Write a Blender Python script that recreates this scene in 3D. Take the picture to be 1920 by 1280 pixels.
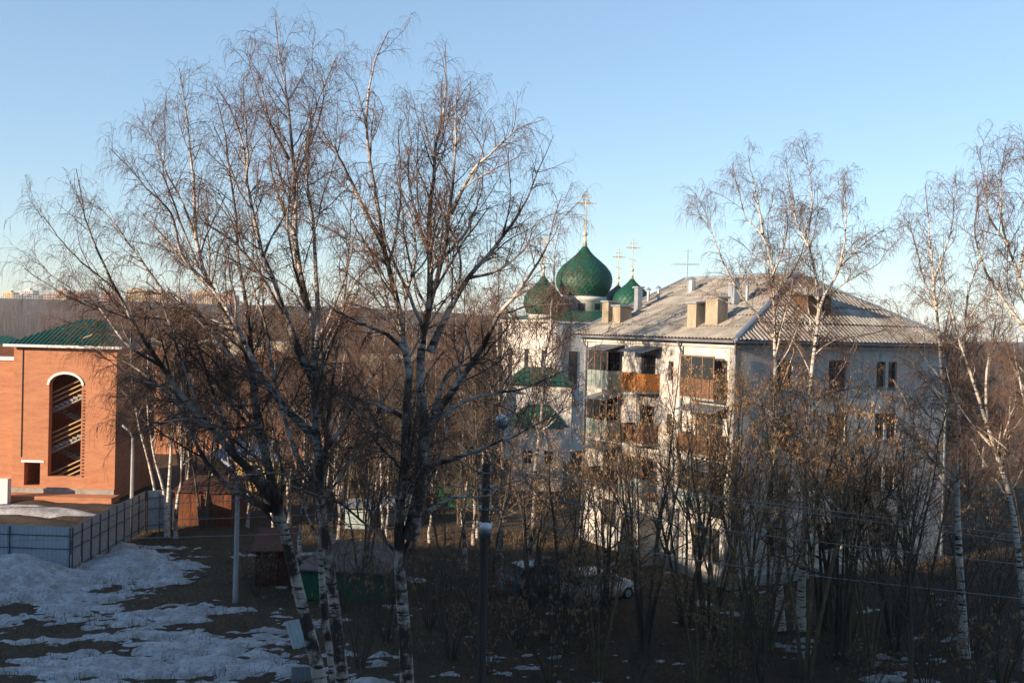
import bpy, math, random
import numpy as np
from mathutils import Vector, Matrix, Euler

# ------------------------------------------------------------------ scene, camera, sky, sun
S = bpy.context.scene
for o in list(bpy.data.objects):
    bpy.data.objects.remove(o, do_unlink=True)
COL = S.collection
R = math.radians
CAM_H, FPX = 12.8, 1867.0
PITCH, ROLL = R(-0.8), R(1.49)
cam = bpy.data.cameras.new('camera'); camo = bpy.data.objects.new('camera', cam); COL.objects.link(camo)
cam.sensor_width = 36.0; cam.lens = 36.0 * FPX / 1920.0
cam.clip_start = 0.1; cam.clip_end = 9000
CM = Matrix.Rotation(math.pi/2 + PITCH, 3, 'X') @ Matrix.Rotation(ROLL, 3, 'Z')
camo.matrix_world = Matrix.Translation((0, 0, CAM_H)) @ CM.to_4x4()
S.camera = camo

SUN_EL = R(14); SUN_H = Vector((-0.842, -0.540)).normalized()
w = bpy.data.worlds.new('World'); S.world = w; w.use_nodes = True
nt = w.node_tree; bg = nt.nodes['Background']
sky = nt.nodes.new('ShaderNodeTexSky'); sky.sky_type = 'NISHITA'; sky.sun_disc = False
sky.sun_elevation = SUN_EL; sky.sun_rotation = math.atan2(SUN_H.x, SUN_H.y)
sky.altitude = 100; sky.air_density = 1.0; sky.dust_density = 0.0; sky.ozone_density = 4.3
gam = nt.nodes.new('ShaderNodeGamma'); gam.inputs[1].default_value = 0.66      # the camera's soft tone curve on the clear sky
nt.links.new(sky.outputs[0], gam.inputs[0]); nt.links.new(gam.outputs[0], bg.inputs[0]); bg.inputs[1].default_value = 0.15
sl = bpy.data.lights.new('sun', 'SUN'); sl.energy = 4.3; sl.angle = R(0.55); sl.color = (1.0, 0.78, 0.55)
so = bpy.data.objects.new('sun', sl); COL.objects.link(so)
sd = Vector((SUN_H.x*math.cos(SUN_EL), SUN_H.y*math.cos(SUN_EL), math.sin(SUN_EL)))
so.rotation_euler = sd.to_track_quat('Z', 'Y').to_euler(); so.location = (0, -5, 60)
S.view_settings.view_transform = 'Standard'; S.view_settings.look = 'None'
S.view_settings.exposure = 1.27; S.view_settings.gamma = 1.0
try: S.view_settings.use_curve_mapping = False
except Exception: pass
S.render.engine = 'CYCLES'

# ------------------------------------------------------------------ helpers
rng = np.random.default_rng(7)
random.seed(7)

def ray(px, py):
    return CM @ Vector(((px-960)/FPX, -(py-640)/FPX, -1.0))
def at(px, py, Y):
    d = ray(px, py); return Vector((0, 0, CAM_H)) + d*(Y/d.y)
def atz(px, py, z=0.0):
    d = ray(px, py); return Vector((0, 0, CAM_H)) + d*((z-CAM_H)/d.z)
def on_plane(px, py, o, n):
    d = ray(px, py); c = Vector((0, 0, CAM_H)); return c + d*((Vector(o)-c).dot(n)/d.dot(n))

def smooth(a, b, x):
    t = np.clip((x-a)/(b-a), 0, 1); return t*t*(3-2*t)
_lat = np.random.default_rng(3).random((256, 256))
def vnoise(x, y):
    xi = np.floor(x).astype(int); yi = np.floor(y).astype(int); fx = x-xi; fy = y-yi
    fx = fx*fx*(3-2*fx); fy = fy*fy*(3-2*fy)
    g = lambda i, j: _lat[i & 255, j & 255]
    return (g(xi, yi)*(1-fx)+g(xi+1, yi)*fx)*(1-fy) + (g(xi, yi+1)*(1-fx)+g(xi+1, yi+1)*fx)*fy
def fbm(x, y, o=4):
    s = 0; a = 0.5; t = 0
    for k in range(o):
        s = s+a*vnoise(x*2**k+17.3*k, y*2**k-9.1*k); t += a; a *= 0.5
    return s/t

def tag(o, label=None, cat=None, group=None, kind=None):
    if label: o['label'] = label
    if cat: o['category'] = cat
    if group: o['group'] = group
    if kind: o['kind'] = kind
    return o
def empty(name, loc, rz=0.0, label=None, cat=None, group=None):
    o = bpy.data.objects.new(name, None); COL.objects.link(o)
    o.location = loc; o.rotation_euler = (0, 0, rz); o.empty_display_size = 0.3
    return tag(o, label, cat, group)
def link(name, me, parent=None, loc=None, rot=None):
    o = bpy.data.objects.new(name, me); COL.objects.link(o)
    if parent is not None: o.parent = parent
    if loc is not None: o.location = loc
    if rot is not None: o.rotation_euler = rot
    return o
def np_mesh(name, v, f, mat, smooth_=False, attr=None):
    """v (n,3), f (m,4) or (m,3) index arrays"""
    me = bpy.data.meshes.new(name)
    v = np.asarray(v, dtype=np.float32); f = np.asarray(f, dtype=np.int32); k = f.shape[1]
    me.vertices.add(len(v)); me.vertices.foreach_set('co', v.ravel())
    me.loops.add(f.size); me.loops.foreach_set('vertex_index', f.ravel())
    me.polygons.add(len(f)); me.polygons.foreach_set('loop_start', np.arange(0, f.size, k, dtype=np.int32))
    me.polygons.foreach_set('loop_total', np.full(len(f), k, dtype=np.int32))
    if smooth_: me.polygons.foreach_set('use_smooth', np.ones(len(f), dtype=bool))
    if attr is not None:
        a = me.attributes.new('thick', 'FLOAT', 'POINT'); a.data.foreach_set('value', np.asarray(attr, dtype=np.float32).ravel())
    me.update(calc_edges=True)
    if mat: me.materials.append(mat)
    return me

class MB:
    def __init__(s): s.v = []; s.f = []
    def poly(s, pts):
        b = len(s.v); s.v += [tuple(p) for p in pts]; s.f.append(list(range(b, b+len(pts)))); return s
    def box(s, x0, x1, y0, y1, z0, z1):
        b = len(s.v)
        s.v += [(x0,y0,z0),(x1,y0,z0),(x1,y1,z0),(x0,y1,z0),(x0,y0,z1),(x1,y0,z1),(x1,y1,z1),(x0,y1,z1)]
        s.f += [[b+i for i in q] for q in ((0,3,2,1),(4,5,6,7),(0,1,5,4),(1,2,6,5),(2,3,7,6),(3,0,4,7))]; return s
    def hexa(s, p):      # 8 corner points, bottom 4 then top 4
        b = len(s.v); s.v += [tuple(q) for q in p]
        s.f += [[b+i for i in q] for q in ((0,3,2,1),(4,5,6,7),(0,1,5,4),(1,2,6,5),(2,3,7,6),(3,0,4,7))]; return s
    def bar(s, a, b, r, n=6, r2=None):
        a = Vector(a); b = Vector(b); t = (b-a).normalized(); r2 = r if r2 is None else r2
        u = t.cross(Vector((0,0,1)) if abs(t.z) < .9 else Vector((1,0,0))).normalized(); w_ = t.cross(u)
        i = len(s.v)
        for c, rr in ((a, r), (b, r2)):
            for k in range(n):
                q = 2*math.pi*k/n; s.v.append(tuple(c+u*math.cos(q)*rr+w_*math.sin(q)*rr))
        for k in range(n): s.f.append([i+k, i+(k+1)%n, i+n+(k+1)%n, i+n+k])
        s.f.append([i+k for k in range(n)][::-1]); s.f.append([i+n+k for k in range(n)]); return s
    def lathe(s, prof, n=24, c=(0,0)):
        i = len(s.v); m = len(prof)
        for (r, z) in prof:
            for k in range(n):
                q = 2*math.pi*k/n; s.v.append((c[0]+r*math.cos(q), c[1]+r*math.sin(q), z))
        for j in range(m-1):
            for k in range(n):
                s.f.append([i+j*n+k, i+j*n+(k+1)%n, i+(j+1)*n+(k+1)%n, i+(j+1)*n+k])
        s.f.append([i+k for k in range(n)][::-1]); s.f.append([i+(m-1)*n+k for k in range(n)]); return s
    def ball(s, c, r, n=10, sz=1.0):
        pr = [(max(r*math.sin(math.pi*j/6), 0.002), c[2]-r*sz*math.cos(math.pi*j/6)) for j in range(7)]
        return s.lathe(pr, n, (c[0], c[1]))
    def mesh(s, name, mat, smooth_=False):
        me = bpy.data.meshes.new(name); me.from_pydata(s.v, [], s.f)
        if smooth_:
            for p in me.polygons: p.use_smooth = True
        if mat: me.materials.append(mat)
        return me
    def build(s, name, mat, parent=None, smooth_=False, loc=None, rot=None):
        return link(name, s.mesh(name, mat, smooth_), parent, loc, rot)

# ------------------------------------------------------------------ materials
def new_mat(name):
    m = bpy.data.materials.new(name); m.use_nodes = True; n = m.node_tree
    return m, n, n.nodes['Principled BSDF']
def N(n, t, **kw):
    x = n.nodes.new(t)
    for k, v in kw.items():
        if k.startswith('i_'):
            key = k[2:]
            x.inputs[int(key) if key.isdigit() else key.replace('_', ' ')].default_value = v
        else: setattr(x, k, v)
    return x
def mapping(n, scale=(1,1,1), coord='Object'):
    tc = N(n, 'ShaderNodeTexCoord'); mp = N(n, 'ShaderNodeMapping'); mp.inputs['Scale'].default_value = scale
    n.links.new(tc.outputs[coord], mp.inputs[0]); return mp.outputs[0]
def noise(n, vec, scale, detail=4, rough=0.6):
    x = N(n, 'ShaderNodeTexNoise'); x.inputs['Scale'].default_value = scale; x.inputs['Detail'].default_value = detail
    x.inputs['Roughness'].default_value = rough; n.links.new(vec, x.inputs['Vector']); return x.outputs['Fac']
def ramp(n, fac, stops):
    r = N(n, 'ShaderNodeValToRGB'); e = r.color_ramp.elements
    while len(e) < len(stops): e.new(0.5)
    for q, (p, c) in zip(e, stops): q.position = p; q.color = (*c, 1) if len(c) == 3 else c
    n.links.new(fac, r.inputs[0]); return r.outputs[0]
def mix(n, fac, a, b, mode='MIX'):
    x = N(n, 'ShaderNodeMix', data_type='RGBA', blend_type=mode)
    for s_, v in ((0, fac), (6, a), (7, b)):
        if isinstance(v, (int, float)): x.inputs[s_].default_value = v
        elif isinstance(v, tuple): x.inputs[s_].default_value = (*v, 1)
        else: n.links.new(v, x.inputs[s_])
    return x.outputs[2]
def bump(n, b, h, strength=0.4, dist=0.02):
    x = N(n, 'ShaderNodeBump'); x.inputs['Strength'].default_value = strength; x.inputs['Distance'].default_value = dist
    n.links.new(h, x.inputs['Height']); n.links.new(x.outputs[0], b.inputs['Normal'])
def simple(name, c1, c2=None, scale=2.0, rough=0.8, stretch=(1,1,1), metal=0.0, bmp=0.0, spec=0.3, lo=0.35, hi=0.65):
    m, n, b = new_mat(name); c2 = c2 or tuple(0.75*x for x in c1)
    v = mapping(n, stretch); f = noise(n, v, scale, 6, 0.65)
    n.links.new(ramp(n, f, [(lo, c1), (hi, c2)]), b.inputs['Base Color'])
    b.inputs['Roughness'].default_value = rough; b.inputs['Metallic'].default_value = metal
    b.inputs['Specular IOR Level'].default_value = spec
    if bmp: bump(n, b, noise(n, v, scale*6, 4), bmp, 0.02)
    return m
M = {}
def bark(name, white, twig, marks=True, mid=None, dark=0.04):
    m, n, b = new_mat(name)
    at_ = N(n, 'ShaderNodeAttribute', attribute_name='thick')
    v = mapping(n, (1,1,1))
    base = white
    if marks:
        v2 = mapping(n, (1.5, 1.5, 9)); f = noise(n, v2, 1.0, 5, 0.7)
        c1 = ramp(n, f, [(0.52, white), (0.60, (0.035, 0.03, 0.028))])
        f2 = noise(n, mapping(n, (1, 1, .6)), 0.9, 5, 0.7)
        tk = N(n, 'ShaderNodeMapRange'); tk.inputs[1].default_value = 0.03; tk.inputs[2].default_value = 0.11; tk.inputs[3].default_value = 0.0; tk.inputs[4].default_value = dark
        n.links.new(at_.outputs['Fac'], tk.inputs[0])
        sm = N(n, 'ShaderNodeMath', operation='ADD'); n.links.new(f2, sm.inputs[0]); n.links.new(tk.outputs[0], sm.inputs[1])
        base = mix(n, ramp(n, sm.outputs[0], [(0.48, (0,0,0)), (0.58, (1,1,1))]), c1, (0.06, 0.05, 0.042))
        th = N(n, 'ShaderNodeMapRange'); th.inputs[1].default_value = 0.009; th.inputs[2].default_value = 0.026
        n.links.new(at_.outputs['Fac'], th.inputs[0])
        col = mix(n, th.outputs[0], twig, base)
    else:
        f = noise(n, mapping(n, (3, 3, 0.8)), 2.0, 5, 0.65)
        cc = ramp(n, f, [(0.35, white), (0.65, mid)])
        th = N(n, 'ShaderNodeMapRange'); th.inputs[1].default_value = 0.01; th.inputs[2].default_value = 0.05
        n.links.new(at_.outputs['Fac'], th.inputs[0])
        col = mix(n, th.outputs[0], twig, cc)
    n.links.new(col, b.inputs['Base Color']); b.inputs['Roughness'].default_value = 0.85
    b.inputs['Specular IOR Level'].default_value = 0.2
    bump(n, b, noise(n, mapping(n, (6, 6, 2)), 3.0, 4), 0.5, 0.02)
    return m
M['birch'] = bark('birch bark', (0.52, 0.465, 0.42), (0.14, 0.088, 0.066))
M['birch_white'] = bark('clean birch bark', (0.62, 0.555, 0.48), (0.14, 0.088, 0.066), dark=-0.10)
M['maple'] = bark('maple bark', (0.12, 0.10, 0.06), (0.125, 0.104, 0.08), False, (0.20, 0.17, 0.10))
M['dark_bark'] = bark('dark bark', (0.07, 0.058, 0.045), (0.09, 0.075, 0.062), False, (0.12, 0.10, 0.075))
M['seed'] = simple('dry maple seeds', (0.50, 0.30, 0.15), (0.34, 0.195, 0.095), 9, 0.85)
M['wood_far'] = simple('far wood', (0.17, 0.12, 0.105), (0.11, 0.08, 0.072), 0.1, 0.9)
M['grass'] = simple('dry grass', (0.22, 0.155, 0.085), (0.09, 0.062, 0.036), 1.5, 0.9)

def brick_mat():
    m, n, b = new_mat('red brick')
    tc = N(n, 'ShaderNodeTexCoord'); sx = N(n, 'ShaderNodeSeparateXYZ'); n.links.new(tc.outputs['Object'], sx.inputs[0])
    ad = N(n, 'ShaderNodeMath', operation='ADD'); n.links.new(sx.outputs[0], ad.inputs[0]); n.links.new(sx.outputs[1], ad.inputs[1])
    cb = N(n, 'ShaderNodeCombineXYZ'); n.links.new(ad.outputs[0], cb.inputs[0]); n.links.new(sx.outputs[2], cb.inputs[1])
    br = N(n, 'ShaderNodeTexBrick'); n.links.new(cb.outputs[0], br.inputs['Vector'])
    br.inputs['Scale'].default_value = 1.0; br.inputs['Brick Width'].default_value = 0.26; br.inputs['Row Height'].default_value = 0.077
    br.inputs['Mortar Size'].default_value = 0.006; br.inputs['Bias'].default_value = 0.0
    br.inputs['Color1'].default_value = (0.47, 0.175, 0.078, 1); br.inputs['Color2'].default_value = (0.38, 0.13, 0.06, 1)
    br.inputs['Mortar'].default_value = (0.34, 0.25, 0.19, 1)
    f = noise(n, mapping(n, (0.25, 0.25, 1.6)), 1.3, 5, 0.65)
    c = mix(n, ramp(n, f, [(0.36, (0,0,0)), (0.62, (0.75,0.75,0.75))]), br.outputs['Color'], (0.51, 0.235, 0.12))
    f4 = noise(n, mapping(n, (0.9, 0.9, 3.5)), 1.0, 6, 0.75); f5 = noise(n, mapping(n, (1.2, 1.2, .12)), 1.0, 5, 0.7)
    c = mix(n, ramp(n, f4, [(0.50, (0,0,0)), (0.66, (0.7,0.7,0.7))]), c, (0.34, 0.11, 0.055))
    c = mix(n, ramp(n, f5, [(0.55, (0,0,0)), (0.72, (0.45,0.45,0.45))]), c, (0.30, 0.15, 0.10))
    n.links.new(c, b.inputs['Base Color']); b.inputs['Roughness'].default_value = 0.9
    bump(n, b, br.outputs['Fac'], -0.4, 0.01); return m
M['brick'] = brick_mat()
def plaster():
    m, n, b = new_mat('whitewashed brick')
    v = mapping(n); f = noise(n, v, 0.9, 6, 0.7); f2 = noise(n, mapping(n, (1.6, 1.6, 0.12)), 1.6, 5, 0.7)
    c = ramp(n, f, [(0.35, (0.58, 0.555, 0.52)), (0.68, (0.47, 0.445, 0.41))])
    c = mix(n, ramp(n, f2, [(0.50, (0,0,0)), (0.68, (0.7,0.7,0.7))]), c, (0.25, 0.23, 0.21))
    n.links.new(c, b.inputs['Base Color']); b.inputs['Roughness'].default_value = 0.9
    tc = N(n, 'ShaderNodeTexCoord'); sx = N(n, 'ShaderNodeSeparateXYZ'); n.links.new(tc.outputs['Object'], sx.inputs[0])
    ad = N(n, 'ShaderNodeMath', operation='ADD'); n.links.new(sx.outputs[0], ad.inputs[0]); n.links.new(sx.outputs[1], ad.inputs[1])
    cb = N(n, 'ShaderNodeCombineXYZ'); n.links.new(ad.outputs[0], cb.inputs[0]); n.links.new(sx.outputs[2], cb.inputs[1])
    br = N(n, 'ShaderNodeTexBrick'); n.links.new(cb.outputs[0], br.inputs['Vector']); br.inputs['Scale'].default_value = 1.0
    br.inputs['Brick Width'].default_value = 0.26; br.inputs['Row Height'].default_value = 0.077; br.inputs['Mortar Size'].default_value = 0.007
    bump(n, b, br.outputs['Fac'], -0.5, 0.012); return m
M['plaster'] = plaster()
M['church_white'] = simple('church whitewash', (0.68, 0.645, 0.60), (0.56, 0.53, 0.49), 0.5, 0.9, (1,1,0.5))
M['cream'] = simple('cream plaster', (0.70, 0.58, 0.42), (0.56, 0.46, 0.33), 0.8, 0.9, (1,1,0.4))
M['chimney'] = simple('yellowed plaster', (0.37, 0.32, 0.245), (0.22, 0.18, 0.13), 1.6, 0.9, (1,1,0.35))
M['slate'] = simple('asbestos roofing', (0.46, 0.42, 0.36), (0.27, 0.245, 0.21), 1.1, 0.9, (1,1,1), bmp=0.3)
M['slate_b'] = simple('weathered asbestos roofing', (0.36, 0.33, 0.285), (0.20, 0.18, 0.155), 1.3, 0.9, bmp=0.3)
M['green_roof'] = simple('green metal roof', (0.009, 0.09, 0.045), (0.007, 0.07, 0.036), 0.7, 0.45, spec=0.5)
M['green_dome'] = simple('green dome shingle', (0.009, 0.095, 0.055), (0.006, 0.050, 0.032), 2.5, 0.55, spec=0.4)
M['dark_dome'] = simple('dark dome shingle', (0.020, 0.045, 0.045), (0.012, 0.03, 0.03), 1.2, 0.45, spec=0.5)
M['gold'] = simple('gilded metal', (0.82, 0.70, 0.46), (0.70, 0.58, 0.36), 3, 0.4, metal=0.55)
M['zinc'] = simple('galvanised metal', (0.42, 0.44, 0.46), (0.30, 0.32, 0.34), 3, 0.45, metal=0.6)
M['gutter'] = simple('grey blue gutter metal', (0.20, 0.22, 0.26), (0.14, 0.155, 0.18), 2, 0.5, metal=0.3)
M['white_trim'] = simple('white trim', (0.78, 0.78, 0.76), (0.66, 0.66, 0.64), 2, 0.6)
M['concrete'] = simple('concrete', (0.36, 0.34, 0.31), (0.25, 0.235, 0.215), 2.5, 0.9, bmp=0.3)
M['pole'] = simple('pale concrete pole', (0.42, 0.42, 0.42), (0.31, 0.31, 0.31), 3, 0.85, (1,1,0.3))
M['dark_pole'] = simple('dark tarred pole', (0.055, 0.05, 0.048), (0.085, 0.075, 0.07), 4, 0.85, (4,4,0.3))
M['wood'] = simple('raw timber', (0.52, 0.36, 0.18), (0.40, 0.27, 0.13), 3, 0.8, (1,6,6))
M['wood_brown'] = simple('brown timber', (0.16, 0.085, 0.05), (0.10, 0.055, 0.035), 3, 0.8, (5,5,0.4))
M['orange_panel'] = simple('orange plank panel', (0.50, 0.19, 0.045), (0.33, 0.12, 0.03), 3, 0.8, (6,6,0.3))
M['teal_panel'] = simple('grey green balcony panel', (0.26, 0.31, 0.29), (0.18, 0.21, 0.20), 2, 0.7, (5,5,0.3))
M['fence'] = simple('blue grey profiled steel', (0.42, 0.48, 0.53), (0.34, 0.39, 0.44), 0.8, 0.5, spec=0.45)
M['fence_back'] = simple('grey primer profiled steel', (0.42, 0.40, 0.385), (0.33, 0.31, 0.30), 0.8, 0.6)
M['fence_post'] = simple('painted steel post', (0.075, 0.095, 0.13), (0.055, 0.07, 0.095), 2, 0.5)
M['rust'] = simple('rusty sheet metal', (0.19, 0.062, 0.025), (0.10, 0.038, 0.02), 1.2, 0.8, (1,1,0.6))
M['rust_dark'] = simple('brown sheet metal', (0.11, 0.045, 0.027), (0.065, 0.03, 0.02), 1.2, 0.8)
M['green_paint'] = simple('green painted metal', (0.022, 0.15, 0.082), (0.015, 0.085, 0.05), 1.5, 0.6)
M['pink_roof'] = simple('weathered roofing felt', (0.19, 0.15, 0.145), (0.12, 0.10, 0.097), 1.3, 0.9)
M['yellow_wall'] = simple('ochre plank wall', (0.52, 0.36, 0.16), (0.42, 0.29, 0.13), 2, 0.85, (5,5,0.4))
M['dark'] = simple('interior shade colour', (0.025, 0.022, 0.02), (0.016, 0.014, 0.013), 1, 0.9)  # near-black puts the lack of light indoors into the colour
M['snow'] = None
M['red'] = simple('red paint', (0.48, 0.035, 0.02), (0.36, 0.028, 0.018), 2, 0.5)
M['orange'] = simple('orange paint', (0.66, 0.22, 0.03), (0.52, 0.17, 0.025), 2, 0.5)
M['dark_red'] = simple('dark red door paint', (0.17, 0.028, 0.025), (0.12, 0.02, 0.02), 2, 0.6)
M['frame'] = simple('old window frame', (0.20, 0.13, 0.09), (0.13, 0.085, 0.06), 3, 0.7)
M['frame_white'] = simple('white window frame', (0.68, 0.67, 0.65), (0.55, 0.54, 0.52), 3, 0.6)
M['tyre'] = simple('tyre rubber', (0.02, 0.02, 0.02), (0.028, 0.027, 0.026), 4, 0.85)
M['wire'] = simple('grey cable', (0.30, 0.31, 0.33), (0.24, 0.25, 0.27), 3, 0.5)
M['lamp_glass'] = simple('frosted lamp cover', (0.75, 0.76, 0.78), (0.68, 0.69, 0.71), 2, 0.35, spec=0.5)
M['sheet'] = simple('pale corrugated sheet', (0.42, 0.50, 0.50), (0.30, 0.37, 0.38), 2, 0.6)
def glass():
    m, n, b = new_mat('dark window glass'); b.inputs['Base Color'].default_value = (0.03, 0.035, 0.04, 1)
    b.inputs['Roughness'].default_value = 0.08; b.inputs['Specular IOR Level'].default_value = 0.6
    v = mapping(n); bump(n, b, noise(n, v, 1.2, 2), 0.05, 0.02); return m
M['glass'] = glass()
def carpaint(name, c):
    m, n, b = new_mat(name); f = noise(n, mapping(n, (1,1,3)), 2.0, 5)
    n.links.new(ramp(n, f, [(0.4, c), (0.7, tuple(0.8*x for x in c))]), b.inputs['Base Color'])
    b.inputs['Roughness'].default_value = 0.35; b.inputs['Coat Weight'].default_value = 0.5; return m
M['car_white'] = carpaint('white car paint', (0.62, 0.62, 0.61)); M['car_grey'] = carpaint('grey blue car paint', (0.16, 0.20, 0.24))
def snow_mat():
    m, n, b = new_mat('old snow'); v = mapping(n)
    f = noise(n, v, 1.3, 7, 0.7); f2 = noise(n, v, 7.0, 5, 0.7)
    c = ramp(n, f, [(0.38, (0.50, 0.51, 0.53)), (0.62, (0.29, 0.28, 0.272))])
    c = mix(n, ramp(n, f2, [(0.52, (0,0,0)), (0.64, (0.9,0.9,0.9))]), c, (0.22, 0.18, 0.145))
    n.links.new(c, b.inputs['Base Color']); b.inputs['Roughness'].default_value = 0.65
    b.inputs['Subsurface Weight'].default_value = 0.0
    bump(n, b, noise(n, v, 5.0, 6, 0.7), 0.6, 0.08); return m
M['snow'] = snow_mat()
def ground_mat():
    m, n, b = new_mat('thawed ground'); v = mapping(n)
    f = noise(n, v, 0.35, 8, 0.7); f2 = noise(n, v, 4.0, 6, 0.75)
    c = ramp(n, f, [(0.36, (0.046, 0.034, 0.025)), (0.52, (0.078, 0.056, 0.038)), (0.68, (0.040, 0.031, 0.025))])
    c = mix(n, ramp(n, f2, [(0.42, (0,0,0)), (0.7, (0.8,0.8,0.8))]), c, (0.115, 0.086, 0.058))
    # old snow lying on the open fields far off
    tc = N(n, 'ShaderNodeTexCoord'); sx = N(n, 'ShaderNodeSeparateXYZ'); n.links.new(tc.outputs['Object'], sx.inputs[0])
    mr = N(n, 'ShaderNodeMapRange'); mr.inputs[1].default_value = 120; mr.inputs[2].default_value = 260
    n.links.new(sx.outputs[1], mr.inputs[0])
    f3 = noise(n, mapping(n, (1, 0.5, 1)), 0.03, 6, 0.7)
    k = N(n, 'ShaderNodeMath', operation='MULTIPLY'); n.links.new(mr.outputs[0], k.inputs[0])
    n.links.new(ramp(n, f3, [(0.62, (0,0,0)), (0.70, (.6,.6,.6))]), k.inputs[1])
    c = mix(n, k.outputs[0], c, (0.62, 0.60, 0.59))
    n.links.new(c, b.inputs['Base Color']); b.inputs['Roughness'].default_value = 0.95
    b.inputs['Specular IOR Level'].default_value = 0.15
    bump(n, b, f2, 0.8, 0.06); return m
M['ground'] = ground_mat()

# ------------------------------------------------------------------ terrain
def gh(x, y):
    x = np.asarray(x, dtype=float); y = np.asarray(y, dtype=float)
    h = 32.0*smooth(450, 1500, y)*smooth(500, -250, x) + 4.0*smooth(500, 1500, y)
    near = smooth(170, 70, y)*smooth(5, 24, y)
    h = h + near*((fbm(x*0.22, y*0.22, 4)-0.5)*0.5 + (fbm(x*1.1+5, y*1.1, 3)-0.5)*0.16)
    return h
def gz(x, y): return float(gh(np.array([x]), np.array([y]))[0])
def axis(lo, hi, dense_lo, dense_hi, step, grow=1.13):
    a = list(np.arange(dense_lo, dense_hi+1e-6, step)); s = step
    while a[-1] < hi: s *= grow; a.append(a[-1]+s)
    s = step
    while a[0] > lo: s *= grow; a.insert(0, a[0]-s)
    return np.array(a)
gx = axis(-4500, 4500, -34, 34, 0.34); gy = axis(-400, 6000, 24, 76, 0.34)
X, Y = np.meshgrid(gx, gy); Z = gh(X, Y)
def grid_faces(nx, ny):
    i = np.arange(nx*ny).reshape(ny, nx)
    return np.stack([i[:-1,:-1].ravel(), i[:-1,1:].ravel(), i[1:,1:].ravel(), i[1:,:-1].ravel()], 1)
g = link('ground', np_mesh('ground', np.stack([X.ravel(), Y.ravel(), Z.ravel()], 1), grid_faces(len(gx), len(gy)), M['ground'], True))
tag(g, kind='structure')

# snow: a second height field that shows where it lies above the ground
def blobs(x, y):
    s = np.full_like(x, -0.60)
    for px, py, r, a in ((150,1135,5.0,.40),(40,1085,3.4,.75),(235,1065,3.0,.55),(300,1090,2.4,.35),(420,1255,3.6,.50),(120,1265,4.6,.42),
                         (300,1240,2.5,.30),(220,1175,3.5,.30),(350,1165,2.2,.30),(480,1235,1.9,.45),(505,1110,1.0,.45),(470,1135,1.0,.40),
                         (395,1150,1.2,.25),(650,1225,1.3,.32),(840,1255,2.2,.26),(690,1262,1.4,.25),(950,1262,1.6,.20),(1640,1240,1.8,.32),(1640,1262,2.0,.25),
                         (390,1065,1.0,.30),(330,1070,1.0,.25),(440,1070,.9,.25),(228,1025,.9,.45)):
        c = atz(px, py); s += a*np.exp(-(((x-c.x)/r)**2+((y-c.y)/(r*1.25))**2))
    for (p, q, r, a) in (((-60,1245),(470,1160),0.55,-.40),((60,1165),(420,1120),0.7,-.30),((300,1120),(430,1095),1.5,-.35)):
        a0 = atz(*p); b0 = atz(*q); dx, dy = b0.x-a0.x, b0.y-a0.y; L2 = dx*dx+dy*dy
        t = np.clip(((x-a0.x)*dx+(y-a0.y)*dy)/L2, 0, 1); d2 = (x-a0.x-t*dx)**2+(y-a0.y-t*dy)**2
        s += a*np.exp(-d2/r**2)
    return s
sxv = np.arange(-34, 22, 0.17); syv = np.arange(25, 56, 0.17)
X, Y = np.meshgrid(sxv, syv)
sn = blobs(X, Y) + (fbm(X*0.42, Y*1.1, 5)-0.5)*1.9 + (fbm(X*1.5, Y*3.4, 4)-0.5)*1.5 + (fbm(X*5, Y*7, 3)-0.5)*0.7
heap = atz(20, 1095); heap2 = atz(240, 1062)
hp = 1.25*np.exp(-(((X-heap.x)/2.3)**2+((Y-heap.y)/2.6)**2)) + 0.55*np.exp(-(((X-heap2.x)/1.7)**2+((Y-heap2.y)/2.4)**2))
ZS = gh(X, Y) + np.clip(sn*0.30, -0.25, 0.17) + hp
edge = np.minimum(np.minimum(X-sxv[0], sxv[-1]-X), np.minimum(Y-syv[0], syv[-1]-Y))
ZS = np.where(edge < 0.3, gh(X, Y)-0.3, ZS)
fz = grid_faces(len(sxv), len(syv)); vis = (ZS-gh(X, Y)).ravel() > -0.10
fz = fz[vis[fz].any(axis=1)]
sn_o = link('snow', np_mesh('snow', np.stack([X.ravel(), Y.ravel(), ZS.ravel()], 1), fz, M['snow'], True)); tag(sn_o, kind='structure')

# dry grass and stalks poking through
def grass():
    n = 60000
    x = rng.uniform(-32, 30, n); y = rng.uniform(30, 62, n)
    keep = (fbm(x*0.5+9, y*0.5, 3) > 0.45) | ((fbm(x*0.42, y*1.1, 5)-.5)*1.9+(fbm(x*1.5, y*3.4, 4)-.5)*1.3+blobs(x, y) < -.05); x = x[keep]; y = y[keep]; n = len(x)
    h = rng.uniform(0.08, 0.36, n)*(.5+1.2*fbm(x*.9, y*.9+30, 2)); a = rng.uniform(0, 6.28, n); z = gh(x, y)-0.02
    lean = rng.normal(0, 0.14, (n, 2)); wd = 0.015
    p0 = np.stack([x-np.cos(a)*wd, y-np.sin(a)*wd, z], 1); p1 = np.stack([x+np.cos(a)*wd, y+np.sin(a)*wd, z], 1)
    p2 = np.stack([x+lean[:,0], y+lean[:,1], z+h], 1)
    v = np.stack([p0, p1, p2], 1).reshape(-1, 3)
    o = link('dry_grass', np_mesh('dry_grass', v, np.arange(3*n).reshape(-1, 3), M['grass']))
    tag(o, 'dry brown grass and stalks standing between the snow patches', 'grass', kind='stuff')
grass()

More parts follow.
